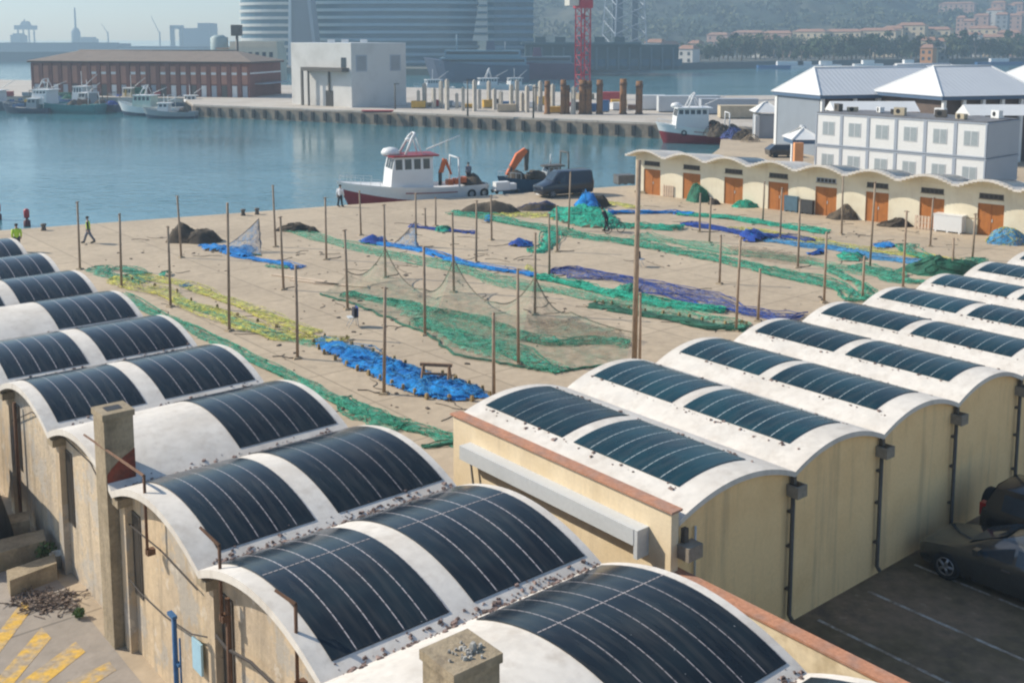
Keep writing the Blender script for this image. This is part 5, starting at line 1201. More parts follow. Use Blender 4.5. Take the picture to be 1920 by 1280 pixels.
# ------------------------------------------------------------------ brick warehouse
BRICKD = mat('dark_brick', (.20, .075, .055), .95, .2, .6); BRICKL = mat('pale_brick', (.42, .19, .125), .95, .18, .6, (.34, .17, .12)); TILE = mat('brown_roof_tiles', (.20, .155, .125), .95, .15, .4, fine=3)
wa = at(62, 178, 1); wc = at(470, 183, 1); wd = (wc - wa); WLn = wd.length; wd.normalize(); WA = math.atan2(wd.y, wd.x)
BW = thing('brick_warehouse', 'long red brick warehouse with brown tiled hipped roof', 'warehouse', Vector((wa.x, wa.y, 1)), WA)
WH = 7.2; WDp = 15.0; NBAY = 22; bayw = WLn / NBAY
box('wall', BRICKD, BW, (0, 0, 0), (WLn, WDp, WH))
for k in range(NBAY + 1): MB().box2((max(0.0, k * bayw - .42), -.3, 0), (min(WLn, k * bayw + .42), -.003, WH - .5)).build('pier_buttress', BRICKD, BW)
for k in range(NBAY):
    x0, x1 = k * bayw + .5, (k + 1) * bayw - .5
    f = MB().box2((x0, -.10, 2.6), (x1, -.003, WH - 1.0)).build('recessed_bay', BRICKL, BW)
    if k > 5 and k not in (9, 12): MB().box2((x0 + .1, -.16, 4.5), (x1 - .1, -.103, 5.0)).build('white_sign_band', WHITEP, f)
    dd = MB().box2((x0 + .1, -.12, 0), (x1 - .1, -.004, 2.3)).build('door', (GREYM, DKMETAL, WHITEP)[k % 3], BW)
mb = MB(); e = WH; rg = WH + 2.1; ov = .8
E_ = [(-ov, -ov), (WLn + ov, -ov), (WLn + ov, WDp + ov), (-ov, WDp + ov)]; G_ = [(6.5, WDp / 2), (WLn - 6.5, WDp / 2)]
P3 = lambda p, z: (p[0], p[1], z)
mb.quad(P3(E_[0], e), P3(E_[1], e), P3(G_[1], rg), P3(G_[0], rg)); mb.quad(P3(E_[2], e), P3(E_[3], e), P3(G_[0], rg), P3(G_[1], rg))
mb.face([mb.vert(P3(E_[3], e)), mb.vert(P3(E_[0], e)), mb.vert(P3(G_[0], rg))]); mb.face([mb.vert(P3(E_[1], e)), mb.vert(P3(E_[2], e)), mb.vert(P3(G_[1], rg))])
rf = mb.build('roof', TILE, BW); MB().path([P3(G_[0], rg), P3(G_[1], rg)], .2, 6).build('ridge_cap', TILE, rf)
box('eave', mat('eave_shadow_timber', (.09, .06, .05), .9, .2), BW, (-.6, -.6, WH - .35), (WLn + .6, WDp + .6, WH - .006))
box('awning', GREYM, BW, (WLn + .004, 2, 2.6), (WLn + 2.4, WDp - 1, 2.75)); box('white_sign_band', WHITEP, BW, (WLn + .004, 0, 4.7), (WLn + .06, WDp, 5.0))
# ------------------------------------------------------------------ white control building
ca, cb, cc = at(548, 195, 1), at(660, 202, 1), at(762, 197, 1)
CBm = mat('pale_grey_render', (.60, .58, .55), .9, .07, .3, (.5, .48, .45))
ctop = aty(660, 82, cb.y).z
CB = thing('control_building', 'blocky pale grey concrete building with a dark canopy beam on the pier', 'building', Vector((cb.x, cb.y, 1)), 0)
l1 = Vector((ca.x - cb.x, ca.y - cb.y, 0)); l2 = Vector((cc.x - cb.x, cc.y - cb.y, 0)); hgt = ctop - 1
MB().prism([(0, 0), tuple(l2.xy), tuple((l1 + l2).xy), tuple(l1.xy)], 0, hgt).build('wall', CBm, CB)
def on_face(l, a, b, z0, z1, out, m, nm, inn=.004):
    d = l.normalized(); n_ = Vector((d.y, -d.x, 0)); n_ = n_ if n_.y < 0 else -n_; Ln = l.length
    P = [d * (Ln * a) + n_ * out, d * (Ln * b) + n_ * out, d * (Ln * b) + n_ * inn, d * (Ln * a) + n_ * inn]
    return MB().prism([tuple(p.xy) for p in P], z0, z1).build(nm, m, CB)
on_face(l1, .04, .72, hgt * .56, hgt * .62, 1.6, DKMETAL, 'canopy_beam'); on_face(l1, .30, .42, 0, hgt * .25, .06, DARKSLOT, 'door'); on_face(l1, .08, .16, hgt * .62, hgt * .78, .05, GLASS, 'window')
on_face(l1, .70, .73, 0, hgt * .56, 1.5, DKMETAL, 'canopy_post', 1.2); on_face(l1, .34, .36, hgt * .25, hgt * .56, .3, DKMETAL, 'canopy_post', .1); on_face(l1, .6, .615, 0, hgt * .56, 1.5, DKMETAL, 'canopy_post', 1.2)
for a in (.08, .70): 
    f = on_face(l2, a, a + .2, hgt * .56, hgt * .82, .05, GREYM, 'window'); on_face(l2, a + .02, a + .18, hgt * .58, hgt * .80, .055, mat('greyed_panel', (.30, .31, .32), .7, .1), 'shutter')
for i, a in enumerate((.2, .45, .8)): MB().box((l1.x * .5 + l2.x * a, l1.y * .5 + l2.y * a, hgt + .35), (1.2, .9, .7)).build('roof_vent', WHITEP, CB)
MB().prism([(0, 0), tuple(l2.xy), tuple((l1 + l2).xy), tuple(l1.xy)], hgt + .003, hgt + .12).build('parapet_cap', WHITEP, CB)
p = at(592, 190, 1); t = thing('small_tree', 'small bushy tree in front of the pale grey building', 'tree', p); rd = random.Random(4); mb = MB(); leafball(mb, (0, 0, 1.7), 1.2, 300, rd, .16); mb.build('crown', GREEN_PL, t); MB().path([(0, 0, 0), (.05, 0, 1.5)], [.1, .05], 6).build('trunk', WOOD, t)
# ------------------------------------------------------------------ piles standing on the pier
PILEC = mat('pale_concrete_pile', (.46, .42, .36), .9, .2, 1); PILER = mat('rusty_pile', (.26, .125, .05), .9, .35, .8, (.10, .06, .04))
rd = random.Random(12)
cpx = [785, 800, 812, 830, 842, 858, 872, 886, 902, 915, 928, 940, 955, 968, 980, 992, 1005, 1016, 1040, 1060, 1075]
for i, px in enumerate(cpx):
    px += rd.uniform(-4, 4)
    py = 200 + (px - 780) * .03 + rd.uniform(-2, 6); b = at(px, py, 1); top = 158 + rd.uniform(-10, 24); h = max(2.5, aty(px, top, b.y).z - 1)
    t = thing('concrete_pile', f'pale concrete pile, {ORD[i] if i < 20 else "last"} from the grey building in the row on the pier', 'pile', b, rd.uniform(0, 1), 'pale concrete piles stored on the pier')
    MB().box((0, 0, h / 2), (.55, .55, h)).build('shaft', PILEC, t); MB().box((0, 0, h + .1), (.4, .4, .2), 0, .5).build('head', PILEC, t)
for i, (px, w_, top) in enumerate(((1026, .9, 152), (1056, .9, 150), (1064, .7, 160), (1092, 1.1, 150), (1103, 1.1, 152), (1124, 1.0, 150), (1168, 1.1, 148), (1198, 1.1, 152))):
    b = at(px, 214, 1); h = aty(px, top, b.y).z - 1
    t = thing('rusty_pile', f'rusty steel tube pile, {ORD[i]} from the grey building', 'pile', b, 0, 'rusty steel piles on the pier')
    MB().lathe([(w_ / 2 + .1, 0), (w_ / 2 + .1, .2), (w_ / 2, .25), (w_ / 2, h * .6), (w_ / 2 - .02, h), (w_ / 2 - .1, h), (w_ / 2 - .1, h - .5)], 14).build('tube', PILER, t)
    MB().lathe([(w_ / 2 + .04, h * .82), (w_ / 2 + .06, h * .86), (w_ / 2 + .04, h * .9)], 14).build('collar', RUST, t)
def light_pole(px, py, top, D=None, z=1.0, label='', head=True):
    b = at(px, py, z); h = aty(px, top, b.y).z - z; t = thing('lamp_post', label, 'lamp post', b, 0, 'dark lamp posts on the pier')
    MB().path([(0, 0, 0), (0, 0, h)], [.14, .09], 8).build('post', DKMETAL, t); MB().box((.3, 0, h + .05), (.9, .3, .14)).build('lamp_head', DKMETAL, t)
light_pole(741, 205, 158, label='dark lamp post by the shaded side of the grey building'); light_pole(877, 218, 150, label='dark lamp post among the pale concrete piles'); light_pole(1000, 222, 165, label='dark lamp post next to the first rusty pile')
def gear_box(px, py, d, m, label, z=1.0, rz=0.0, nm='storage_box', cat='box'):
    b = at(px, py, z); t = thing(nm, label, cat, b, rz); MB().box((0, 0, d[2] / 2 + .08), (d[0], d[1], d[2] - .15)).build('casing', m, t); MB().box((0, 0, d[2] + .03), (d[0] + .1, d[1] + .1, .06)).build('lid', m, t); MB().box((0, 0, .04), (d[0] * .9, d[1] * .9, .08)).build('skid', DKMETAL, t)
REDB = mat('red_plastic', (.42, .05, .05), .7, .2, 2); YELB = mat('yellow_plastic', (.6, .36, .05), .7, .2, 2)
for a in ((708, 211, (5, 1.6, .3), REDB, 'low red stack at the pier edge below the grey building'), (1150, 196, (4.5, 2, 2.2), REDB, 'red container behind the rusty piles'), (1160, 204, (2.6, 1.8, 1.5), YELB, 'yellow box in front of the red container'), (785, 203, (2.4, 2, 1.2), YELB, 'yellow box by the first pale pile'), (1222, 206, (4.4, 2.2, 2.4), WHITEP, 'white site hut past the last rusty pile'), (1290, 210, (10, 2.5, 2.6), ALU, 'long pale site hut on the far dock'), (1365, 214, (9, 2.5, 2.4), GREYM, 'long grey site hut on the far dock'), (1045, 212, (3, 1.5, 1), YELB, 'yellow box among the rusty piles'), (950, 210, (3, 1.6, 1.2), mat('tan_box', (.45, .36, .25), .8, .2), 'tan box among the pale piles'), (1385, 222, (6, 2.4, 1.9), mat('tan_hut', (.5, .42, .3), .8, .2), 'tan hut at the end of the pier')): gear_box(*a)
# ------------------------------------------------------------------ boats along the pier, on the left and behind it
GB = 'fishing boats moored by the brick warehouse'
def lboat(px, wl, label, rz, L, B, hc, lc, **k):
    p = at(px, wl, -1.2); return boat(label, Vector((p.x, p.y, -1.2)), rz, L, B, hc, lc, grp=GB, name='trawler', **k)
lboat(62, 211, 'teal trawler with a tall white wheelhouse at its bow', -.25, 15, 4.6, TEAL, TEAL, fb=(2.6, 1.8, 1.8), house=(.08, .3, .8, 2.6), gear=(('gantry', .9, ALU), ('pile', .6, N_BROWN), ('drum', .75, RUST)), aframe=True, mast=2)
lboat(-40, 206, 'navy trawler cut by the picture edge', -.1, 13, 4.4, NAVY, NAVY, fb=(2.4, 1.7, 1.7), house=(.2, .4, .7, 2.2), gear=(('gantry', .9, DKMETAL), ('crates', .55, BLUEP), ('crates', .75, YELB)), mast=2.5)
lboat(150, 208, 'dark green trawler beside the teal one', -.5, 12, 4.2, NAVY, TEAL, fb=(2.4, 1.7, 1.6), house=(.1, .28, .7, 1.9), housec=GREYB, gear=(('pile', .5, N_BROWN), ('gantry', .8, RUST), ('pile', .75, N_DBLUE)), mast=2.4)
lboat(222, 216, 'white trawler with pale green deck house', -.15, 12, 4.2, BOATW, NAVY, fb=(2.7, 1.6, 1.6), house=(.3, .6, .7, 2.1), housec=mat('pale_green_paint', (.5, .62, .52), .5, .1), gear=(('gantry', .88, ALU), ('drum', .76, RUST)), aframe=True, mast=1.8, low_top=(.9, .5, .5))
lboat(268, 222, 'low grey and navy boat in front of the white trawler', .05, 9.5, 3.6, GREYB, NAVY, fb=(1.9, 1.3, 1.2), house=(.3, .5, .6, 1.4), gear=(('pile', .75, N_BROWN),), mast=1.6, low_top=(.8, .4, .4))
lboat(205, 200, 'rusty brown boat half hidden behind the white trawler', -.4, 12, 4, mat('brown_hull', (.14, .09, .06), .7, .2), NAVY, fb=(2.3, 1.7, 1.7), house=(.4, .6, .7, 2.3), housec=mat('cream_house', (.55, .48, .36), .6, .1), gear=(('gantry', .85, RUST), ('pile', .25, N_DBLUE)), mast=2.6)
lboat(100, 203, 'dark blue trawler behind the teal one with rusty gantry', -.3, 12, 4.2, BLUEP, NAVY, fb=(2.6, 1.9, 1.8), house=(.5, .7, .75, 2.6), gear=(('gantry', .9, RUST), ('drum', .8, N_BROWN), ('pile', .3, N_DKG)), mast=3)
lboat(320, 208, 'small navy boat moored bow first beside the pier corner', .5, 8, 3.0, NAVY, NAVY, fb=(1.8, 1.3, 1.2), house=(.35, .6, .7, 1.6), gear=(('pile', .8, N_BROWN),), mast=2)
lboat(5, 212, 'black hulled boat low in the water at the picture edge', -.1, 10, 3.6, NAVY, NAVY, fb=(1.7, 1.1, 1.1), house=(.55, .75, .7, 1.7), housec=GREYB, gear=(('crates', .3, BLUEP), ('gantry', .9, ALU)), mast=2.2)
GB2 = 'white boats in the basin behind the pier'
for i, (px, wl, L, rz, lab) in enumerate(((775, 176, 11, .4, 'white motor boat nearest the grey building behind the pier'), (868, 172, 14, .2, 'white yacht with a raked mast behind the pale piles'), (935, 172, 10, .5, 'white motor boat nearest the rusty piles behind the pier'))):
    p = at(px, wl, -1.2); boat(lab, Vector((p.x, p.y, -1.2)), rz, L, L * .3, BOATW, NAVY, fb=(2.2, 1.6, 1.6), house=(.3, .65, .75, 1.9), mast=2.6, aframe=(i == 1), grp=GB2, name='motor_boat')
# clutter of boxes, barrels and nets on the quay by the warehouse
rd = random.Random(21); pal = [BLUEP, YELB, WHITEP, GREYB, REDB, N_BROWN, N_DKG, TEAL]
for i in range(14):
    px = 20 + i * 31 + rd.uniform(-8, 8); py = 180 + rd.uniform(-1, 3); m_ = pal[rd.randrange(8)]; nm = {BLUEP: 'blue', YELB: 'yellow', WHITEP: 'white', GREYB: 'grey', REDB: 'red', N_BROWN: 'brown', N_DKG: 'dark green', TEAL: 'teal'}[m_]
    gear_box(px, py, (rd.uniform(1.2, 3.2), 1.2, rd.uniform(.8, 2)), m_, f'{nm} box on the warehouse quay, {ORD[i]} from the sea', 1.0, rd.uniform(-.3, .3))
CLUT = [('grey', GREYB), ('white', WHITEP), ('yellow', YELB), ('red', REDB), ('brown', N_BROWN), ('blue', BLUEP), ('tan', mat('tan_box', (.45, .36, .25), .8, .2)), ('rusty', RUST)]
for i in range(18):
    px = 795 + i * 23 + rd.uniform(-8, 8); nm_, m_ = CLUT[rd.randrange(8)]
    gear_box(px, 196 + (px - 780) * .03 + rd.uniform(-8, 4), (rd.uniform(.9, 2.6), rd.uniform(.8, 1.4), rd.uniform(.6, 1.9)), m_, f'{nm_} box standing among the piles, {ORD[i]} from the grey building', 1.0, rd.uniform(-.5, .5))
# ------------------------------------------------------------------ red crane tower
cb_ = at(1092, 186, 1); cr_ = thing('tower_crane', 'red lattice tower crane rising behind the rusty piles', 'crane', Vector((cb_.x, cb_.y, 1)), .5)
CRR = mat('red_crane_paint', (.40, .025, .05), .5, .15, 1); cw = 1.05; ch_ = aty(1092, -60, cb_.y).z - 1
m = MB()
for sx in (-1, 1):
    for sy in (-1, 1): m.tube((sx * cw, sy * cw, 1), (sx * cw, sy * cw, ch_), .16, n=4)
m.build('chord', CRR, cr_); m = MB(); z = 1.0; k = 0
while z < ch_ - 2:
    for s_ in ((-1, -1, 1, -1), (1, -1, 1, 1), (1, 1, -1, 1), (-1, 1, -1, -1)):
        a = (s_[0] * cw, s_[1] * cw); b = (s_[2] * cw, s_[3] * cw)
        if k % 2: a, b = b, a
        m.tube((a[0], a[1], z), (b[0], b[1], z + 1.9), .08, n=4); m.tube((a[0], a[1], z), (b[0], b[1], z), .07, n=4)
    z += 1.9; k += 1
m.build('lattice', CRR, cr_); MB().box((0, 0, .5), (3.4, 3.4, 1.2)).build('base', CONC, cr_)
zc = aty(1092, 8, cb_.y).z - 1
MB().box((0, 0, zc), (2.8, 2.8, 1.6)).build('cab_platform', CRR, cr_); MB().box((-2.6, 0, zc + .6), (2.2, 1.8, 1.9)).build('cab', mat('crane_cab', (.55, .55, .5), .5, .1), cr_)
MB().box((4, 0, zc + 3.2), (26, 1.2, 1.2)).build('jib', CRR, cr_)
# ------------------------------------------------------------------ big round office complex (storeys as bands)
GL1 = mat('office_glass', (.015, .10, .17), .15, .12, .2); SP1 = mat('office_spandrel', (.27, .41, .49), .6, .08, .2); SP2 = mat('sunlit_spandrel', (.55, .56, .53), .6, .06, .2); STG = mat('stair_tower_grey', (.24, .25, .27), .8, .08, .3)  # sunlit bands: sunshine put into a paler copy of the spandrel colour
DW = 470
def wx(px, D=DW): return aty(px, 72, D).x
OC = thing('office_complex', 'huge curved glass office complex with pale horizontal storey bands', 'office building', Vector((wx(700), DW, 1)), 0)
ox = wx(700)
def storeys(pl, n, z0, h, spm, glm, core=True):
    cx = sum(p[0] for p in pl) / len(pl); cy = sum(p[1] for p in pl) / len(pl)
    def grow(g): 
        out = []
        for p in pl:
            d = Vector((p[0] - cx, p[1] - cy, 0)); out.append(((Vector((p[0], p[1], 0)) + d.normalized() * g).x, (Vector((p[0], p[1], 0)) + d.normalized() * g).y))
        return out
    MB().prism(pl, 0, z0 + n * h).build('curtain_wall', glm, OC)
    g = grow(.45)
    for k in range(n): MB().prism(g, z0 + k * h, z0 + k * h + h * .40).build('spandrel', spm, OC)
def drum(pxl, pxr, D, flip=False):
    xa, xb = wx(pxl, D) - ox, wx(pxr, D) - ox; r = (xb - xa) / 2; cx = (xa + xb) / 2; cy = D - DW + r * .8
    return [(cx + r * math.cos(a), cy + r * .8 * math.sin(a)) for a in [2 * math.pi * k / 40 for k in range(40)]]
NF, FH, FZ = 11, 3.15, 1.2
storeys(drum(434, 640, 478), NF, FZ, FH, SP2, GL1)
def curve(pxl, pxr, D0, bow, depth, n=24):
    xa, xb = wx(pxl, D0) - ox, wx(pxr, D0) - ox; f = [(xa + (xb - xa) * i / n, D0 - DW + bow * (2 * i / n - 1) ** 2) for i in range(n + 1)]
    return f + [(x, y + depth) for x, y in reversed(f)]
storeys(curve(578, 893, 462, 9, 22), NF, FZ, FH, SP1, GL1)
storeys(curve(912, 1000, 446, 2, 40, 6), NF, FZ, FH, mat('shaded_spandrel', (.13, .25, .34), .6, .08, .2), GL1)  # darker spandrel copy carries this block's shade in its colour
# tapering stair tower and wedge with sunlight painted in as a pale colour
def wedge(pxs, D, depth, m, nm, off=0):
    F = [Vector(aty(px, py, D)) - Vector((ox, DW, 1)) for px, py in pxs]; mb = MB(); a = [mb.vert((p.x, p.y, p.z)) for p in F]; b = [mb.vert((p.x, p.y + depth, p.z)) for p in F]; n = len(F)
    mb.face(a); mb.face(b[::-1])
    for i in range(n): mb.face([a[i], b[i], b[(i + 1) % n], a[(i + 1) % n]])
    return mb.build(nm, m, OC, recalc=True)
wedge([(546, 135), (592, 135), (566, -80), (546, -80)], 456, 12, STG, 'stair_tower')
wedge([(540, 135), (546, 135), (545.5, -80), (541, -80)], 455, 12, WHITEP, 'stair_edge'); wedge([(592, 135), (598, 135), (572, -80), (566, -80)], 455, 12, GREYM, 'stair_edge')
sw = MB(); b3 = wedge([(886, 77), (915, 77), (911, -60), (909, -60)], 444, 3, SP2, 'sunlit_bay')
for k in range(7):
    y = 66 - k * 13.2; xl = 886 + (77 - y) * .168; xr = 915 - (77 - y) * .03
    F = [(xl + .5, y), (xr - .5, y), (xr - .7, y - 4.5), (xl + 1.2, y - 4.5)]; wedge(F, 443.4, .5, GL1, 'window_band')
# ------------------------------------------------------------------ ferry, terminal, lattice tower, tan block, masts
def ship(label, pxl, pxr, wl, decks, D, hullm, upm, rz=0.0):
    a = aty(pxl, wl, D); b = aty(pxr, wl, D); L = b.x - a.x; t = thing('ferry', label, 'ship', Vector((a.x, D, -1.2)), 0)
    rings = []
    for s in [i / 12 for i in range(13)]:
        w_ = 7 * min(1, (s * 5 + .05)) ** .6; sh = 5.5 + 2.5 * (1 - s) ** 3; rings.append([(s * L - (1 - s) ** 4 * 3, -w_, sh), (s * L, -w_ * .8, -1), (s * L, w_ * .8, -1), (s * L - (1 - s) ** 4 * 3, w_, sh)])
    MB().loft(rings, smooth=False).build('hull', hullm, t, recalc=True)
    for k in range(decks):
        d = MB().box2((L * (.08 + .05 * k), -5.5, 5.5 + k * 2.4), (L * (.97 - .06 * k), 5.5, 7.85 + k * 2.4)).build('deck_house', upm, t); MB().box2((L * (.1 + .05 * k), -5.53, 6.6 + k * 2.4), (L * (.95 - .06 * k), -5.503, 7.4 + k * 2.4)).build('window_band', GLASS, d)
    MB().box((L * .6, 0, 5.5 + decks * 2.4 + 1.5), (3, 3, 3), 0, .8).build('funnel', hullm, t); MB().tube((L * .25, 0, 5.5 + decks * 2.4), (L * .25, 0, 10.5 + decks * 2.4), .2, n=6).build('mast', upm, t)
ship('blue grey ferry with violet hull behind the pale piles', 812, 992, 146, 2, 352, mat('violet_hull', (.09, .11, .17), .5, .15, .3), mat('blue_grey_ship', (.16, .27, .34), .5, .1, .3))
ship('dark violet ship lying next to the red crane', 905, 1075, 141, 1, 375, mat('plum_hull', (.12, .05, .10), .5, .15, .3), mat('slate_ship', (.13, .18, .22), .5, .1, .3))
ta = aty(985, 132, 410); tb = aty(1272, 130, 410); TB = thing('ferry_terminal', 'long dark blue green terminal building on the far quay', 'building', Vector((ta.x, 410, 1)), 0); TL = tb.x - ta.x
DKT = mat('dark_teal_cladding', (.045, .085, .10), .5, .12, .2); th_ = aty(1100, 84, 410).z - 1
box('wall', DKT, TB, (0, 0, 0), (TL, 26, th_)); box('roof', mat('terminal_roof', (.07, .12, .14), .6, .1), TB, (-1.5, -2.5, th_ + .004), (TL * .75, 27, th_ + .9))
for k in range(14): MB().box((TL * (k + .5) / 14, -.6, th_ * .45), (.7, .6, th_ * .9)).build('column', mat('terminal_column', (.10, .15, .18), .6, .1), TB)
for k in range(14): MB().box2((TL * (k + .62) / 14, -.05, th_ * .15), (TL * (k + 1.38) / 14 - .3, -.004, th_ * .42)).build('window', GL1, TB)
for k in range(5): MB().box((TL * (.1 + .13 * k), 6, th_ + 1.9), (4, 4, 2)).build('roof_plant', DKT, TB)
def lattice(label, pxs, D, top_y, w, m, nm='lattice_tower', base_y=88):
    a = aty(pxs, base_y, D); h = aty(pxs, top_y, D).z; t = thing(nm, label, 'tower', Vector((a.x, D, 1)), .3); mb = MB(); h -= 1
    for sx in (-1, 1):
        for sy in (-1, 1): mb.tube((sx * w, sy * w, 0), (sx * w * .6, sy * w * .6, h), .45, n=4)
    mb.build('leg', m, t); mb = MB(); n = 9
    for k in range(n):
        z0, z1 = h * k / n, h * (k + 1) / n; w0, w1 = w * (1 - .4 * k / n), w * (1 - .4 * (k + 1) / n)
        for s_ in ((-1, -1, 1, -1), (1, -1, 1, 1), (1, 1, -1, 1), (-1, 1, -1, -1)):
            mb.tube((s_[0] * w0, s_[1] * w0, z0), (s_[2] * w1, s_[3] * w1, z1), .22, n=4); mb.tube((s_[2] * w0, s_[3] * w0, z0), (s_[0] * w1, s_[1] * w1, z1), .22, n=4)
    mb.build('bracing', m, t); return t
STL = mat('pale_steel', (.32, .37, .42), .5, .1, .5); STD = mat('dark_steel', (.10, .14, .18), .5, .1, .5)
lattice('tall blue grey cable car tower of steel lattice', 1170, 540, -120, 9, STL); lm = thing('lift_shaft', 'dark lift shaft inside the cable car tower', 'shaft', aty(1157, 88, 545), 0); lm.location.z = 1; MB().box((0, 0, 30), (5, 5, 60)).build('shaft', STD, lm); MB().box((9, 3, 30), (3, 3, 60)).build('stair', STD, lm)
tb_ = aty(407, 100, 300); t = thing('tan_block', 'low tan building behind the brick warehouse roof', 'building', Vector((tb_.x, 300, 1)), 0)
x2 = aty(520, 100, 300).x - tb_.x; z1 = aty(407, 90, 300).z - 1; z2 = aty(407, 78, 300).z - 1; TANM = mat('tan_render', (.62, .54, .42), .9, .1, .3)
box('wall', TANM, t, (0, 0, 0), (x2, 12, z1)); box('upper_storey', TANM, t, (x2 * .2, 1, z1 + .004), (x2 * .98, 11, z2)); box('roof_edge', TERRA, t, (-.3, -.3, z1 - .3), (x2 * .2, 12.3, z1 - .006))
for k in range(8): box('window', GLASS, t, (x2 * (.06 + .115 * k), -.05, z1 - 2.6), (x2 * (.12 + .115 * k), -.004, z1 - 1.2))
gt = aty(420, 90, 310); t = thing('storage_tank', 'grey green round tank beside the tan building', 'tank', Vector((gt.x, 305, 1)), 0); zt = aty(420, 66, 305).z - 1
MB().lathe([(2.4, 0), (2.4, zt - .8), (1.2, zt)], 18).build('tank', mat('grey_green_tank', (.26, .34, .34), .6, .1), t); MB().tube((2.42, 0, 0), (2.42, 0, zt - .6), .12, n=6).build('ladder', DKMETAL, t)
sq = aty(445, 96, 240); t = thing('signal_mast', 'thick signal mast with square head above the brick warehouse', 'mast', Vector((sq.x, 240, 1)), 0); zq = aty(445, 66, 240).z - 1
MB().tube((0, 0, 0), (0, 0, zq), .35, .3, 8).build('post', DKMETAL, t); MB().box((0, 0, zq + 1), (2.2, 1.6, 2.4)).build('head', DKMETAL, t)
# ------------------------------------------------------------------ far sea wall, port cranes
def slab_px(nm, label, cat, pxl, pxr, ytop, D, depth, m, zb=-2, parts=None, grp=None):
    a = aty(pxl, ytop, D); b = aty(pxr, ytop, D); t = thing(nm, label, cat, Vector((a.x, D, 0)), 0, grp)
    box('wall', m, t, (0, 0, zb), (b.x - a.x, depth, a.z)); return t, b.x - a.x, a.z
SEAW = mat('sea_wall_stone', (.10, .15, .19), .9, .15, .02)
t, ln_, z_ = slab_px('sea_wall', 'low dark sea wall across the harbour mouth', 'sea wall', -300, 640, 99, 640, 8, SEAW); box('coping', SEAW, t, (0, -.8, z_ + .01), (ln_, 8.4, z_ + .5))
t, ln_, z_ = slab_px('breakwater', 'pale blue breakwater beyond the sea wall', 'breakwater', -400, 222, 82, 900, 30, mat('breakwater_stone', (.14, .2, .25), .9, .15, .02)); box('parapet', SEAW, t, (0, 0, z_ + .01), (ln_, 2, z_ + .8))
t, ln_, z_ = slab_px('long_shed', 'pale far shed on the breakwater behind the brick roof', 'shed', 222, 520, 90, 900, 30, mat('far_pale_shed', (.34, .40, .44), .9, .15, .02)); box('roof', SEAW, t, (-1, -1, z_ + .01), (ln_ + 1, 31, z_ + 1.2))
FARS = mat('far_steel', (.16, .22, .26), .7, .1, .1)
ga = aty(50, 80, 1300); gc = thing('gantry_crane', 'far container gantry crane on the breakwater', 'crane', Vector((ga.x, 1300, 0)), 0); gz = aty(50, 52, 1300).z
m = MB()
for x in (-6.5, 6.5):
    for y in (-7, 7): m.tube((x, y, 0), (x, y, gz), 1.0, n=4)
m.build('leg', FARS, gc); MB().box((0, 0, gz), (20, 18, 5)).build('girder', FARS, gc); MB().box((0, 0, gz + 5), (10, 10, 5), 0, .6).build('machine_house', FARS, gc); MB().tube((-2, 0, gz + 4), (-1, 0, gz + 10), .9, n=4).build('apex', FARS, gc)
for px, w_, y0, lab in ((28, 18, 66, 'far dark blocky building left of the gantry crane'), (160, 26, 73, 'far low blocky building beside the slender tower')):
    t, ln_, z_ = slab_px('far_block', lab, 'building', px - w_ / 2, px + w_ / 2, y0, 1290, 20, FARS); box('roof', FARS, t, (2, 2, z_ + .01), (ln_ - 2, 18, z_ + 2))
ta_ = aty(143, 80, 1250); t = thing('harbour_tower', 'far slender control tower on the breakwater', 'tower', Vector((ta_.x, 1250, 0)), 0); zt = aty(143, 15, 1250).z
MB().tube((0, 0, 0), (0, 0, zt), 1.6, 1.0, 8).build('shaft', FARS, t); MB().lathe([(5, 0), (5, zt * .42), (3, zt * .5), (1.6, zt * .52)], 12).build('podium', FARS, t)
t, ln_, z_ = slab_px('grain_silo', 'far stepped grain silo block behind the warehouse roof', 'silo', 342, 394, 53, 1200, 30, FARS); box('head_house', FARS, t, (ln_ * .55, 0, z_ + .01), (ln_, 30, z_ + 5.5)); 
MB().box2((-14, 0, 0), (-11, 8, z_ + 3)).build('conveyor_leg', FARS, t); MB().box2((-4, 0, 0), (-1, 8, z_)).build('conveyor_leg', FARS, t); MB().box2((-14, 0, z_ - 1), (0, 6, z_ + 3)).build('conveyor', FARS, t)
for i, (px, x2, top) in enumerate(((190, 203, 45), (283, 300, 30))):
    a = aty(x2, 80, 1250); t = thing('jib_crane', ('far jib crane near the slender tower', 'far jib crane near the silo block')[i], 'crane', Vector((a.x, 1250, 0)), 0); z0 = aty(x2, 60, 1250).z; e = aty(px, top, 1250)
    MB().tube((0, 0, 0), (0, 0, z0), .9, n=4).build('mast', FARS, t); MB().tube((0, 0, z0 - 2), (e.x - a.x, 0, e.z), .5, .3, 4).build('jib', FARS, t)
# ------------------------------------------------------------------ far shore, hill, trees, houses
sh = [aty(930, 132, 405), at(1200, 133, -1.2), at(1450, 127, -1.2), at(1700, 122, -1.2), at(2300, 116, -1.2)]
sp = [(p.x, p.y) for p in sh] + [(1500, 900), (1500, 2600), (-120, 2600), (-200, 700), (-180, 445), (-90, 430)]
structure(MB().prism(sp, -3, 1.3).build('far_shore', mat('far_shore_ground', (.13, .13, .115), .95, .25, .03, (.07, .09, .07))))
q_ = MB()
for a, b in zip(sh[1:], sh[2:]): q_.quad((a.x, a.y - .3, -3), (b.x, b.y - .3, -3), (b.x, b.y - .3, 1.9), (a.x, a.y - .3, 1.9))
structure(q_.build('shore_wall', mat('shore_wall_stone', (.09, .11, .12), .95, .2, .05)))
HILLM = mat('wooded_hill', (.016, .036, .026), .95, .5, .009, (.13, .12, .08), .5, .68, fine=.05, bump=.9, bscale=.06)
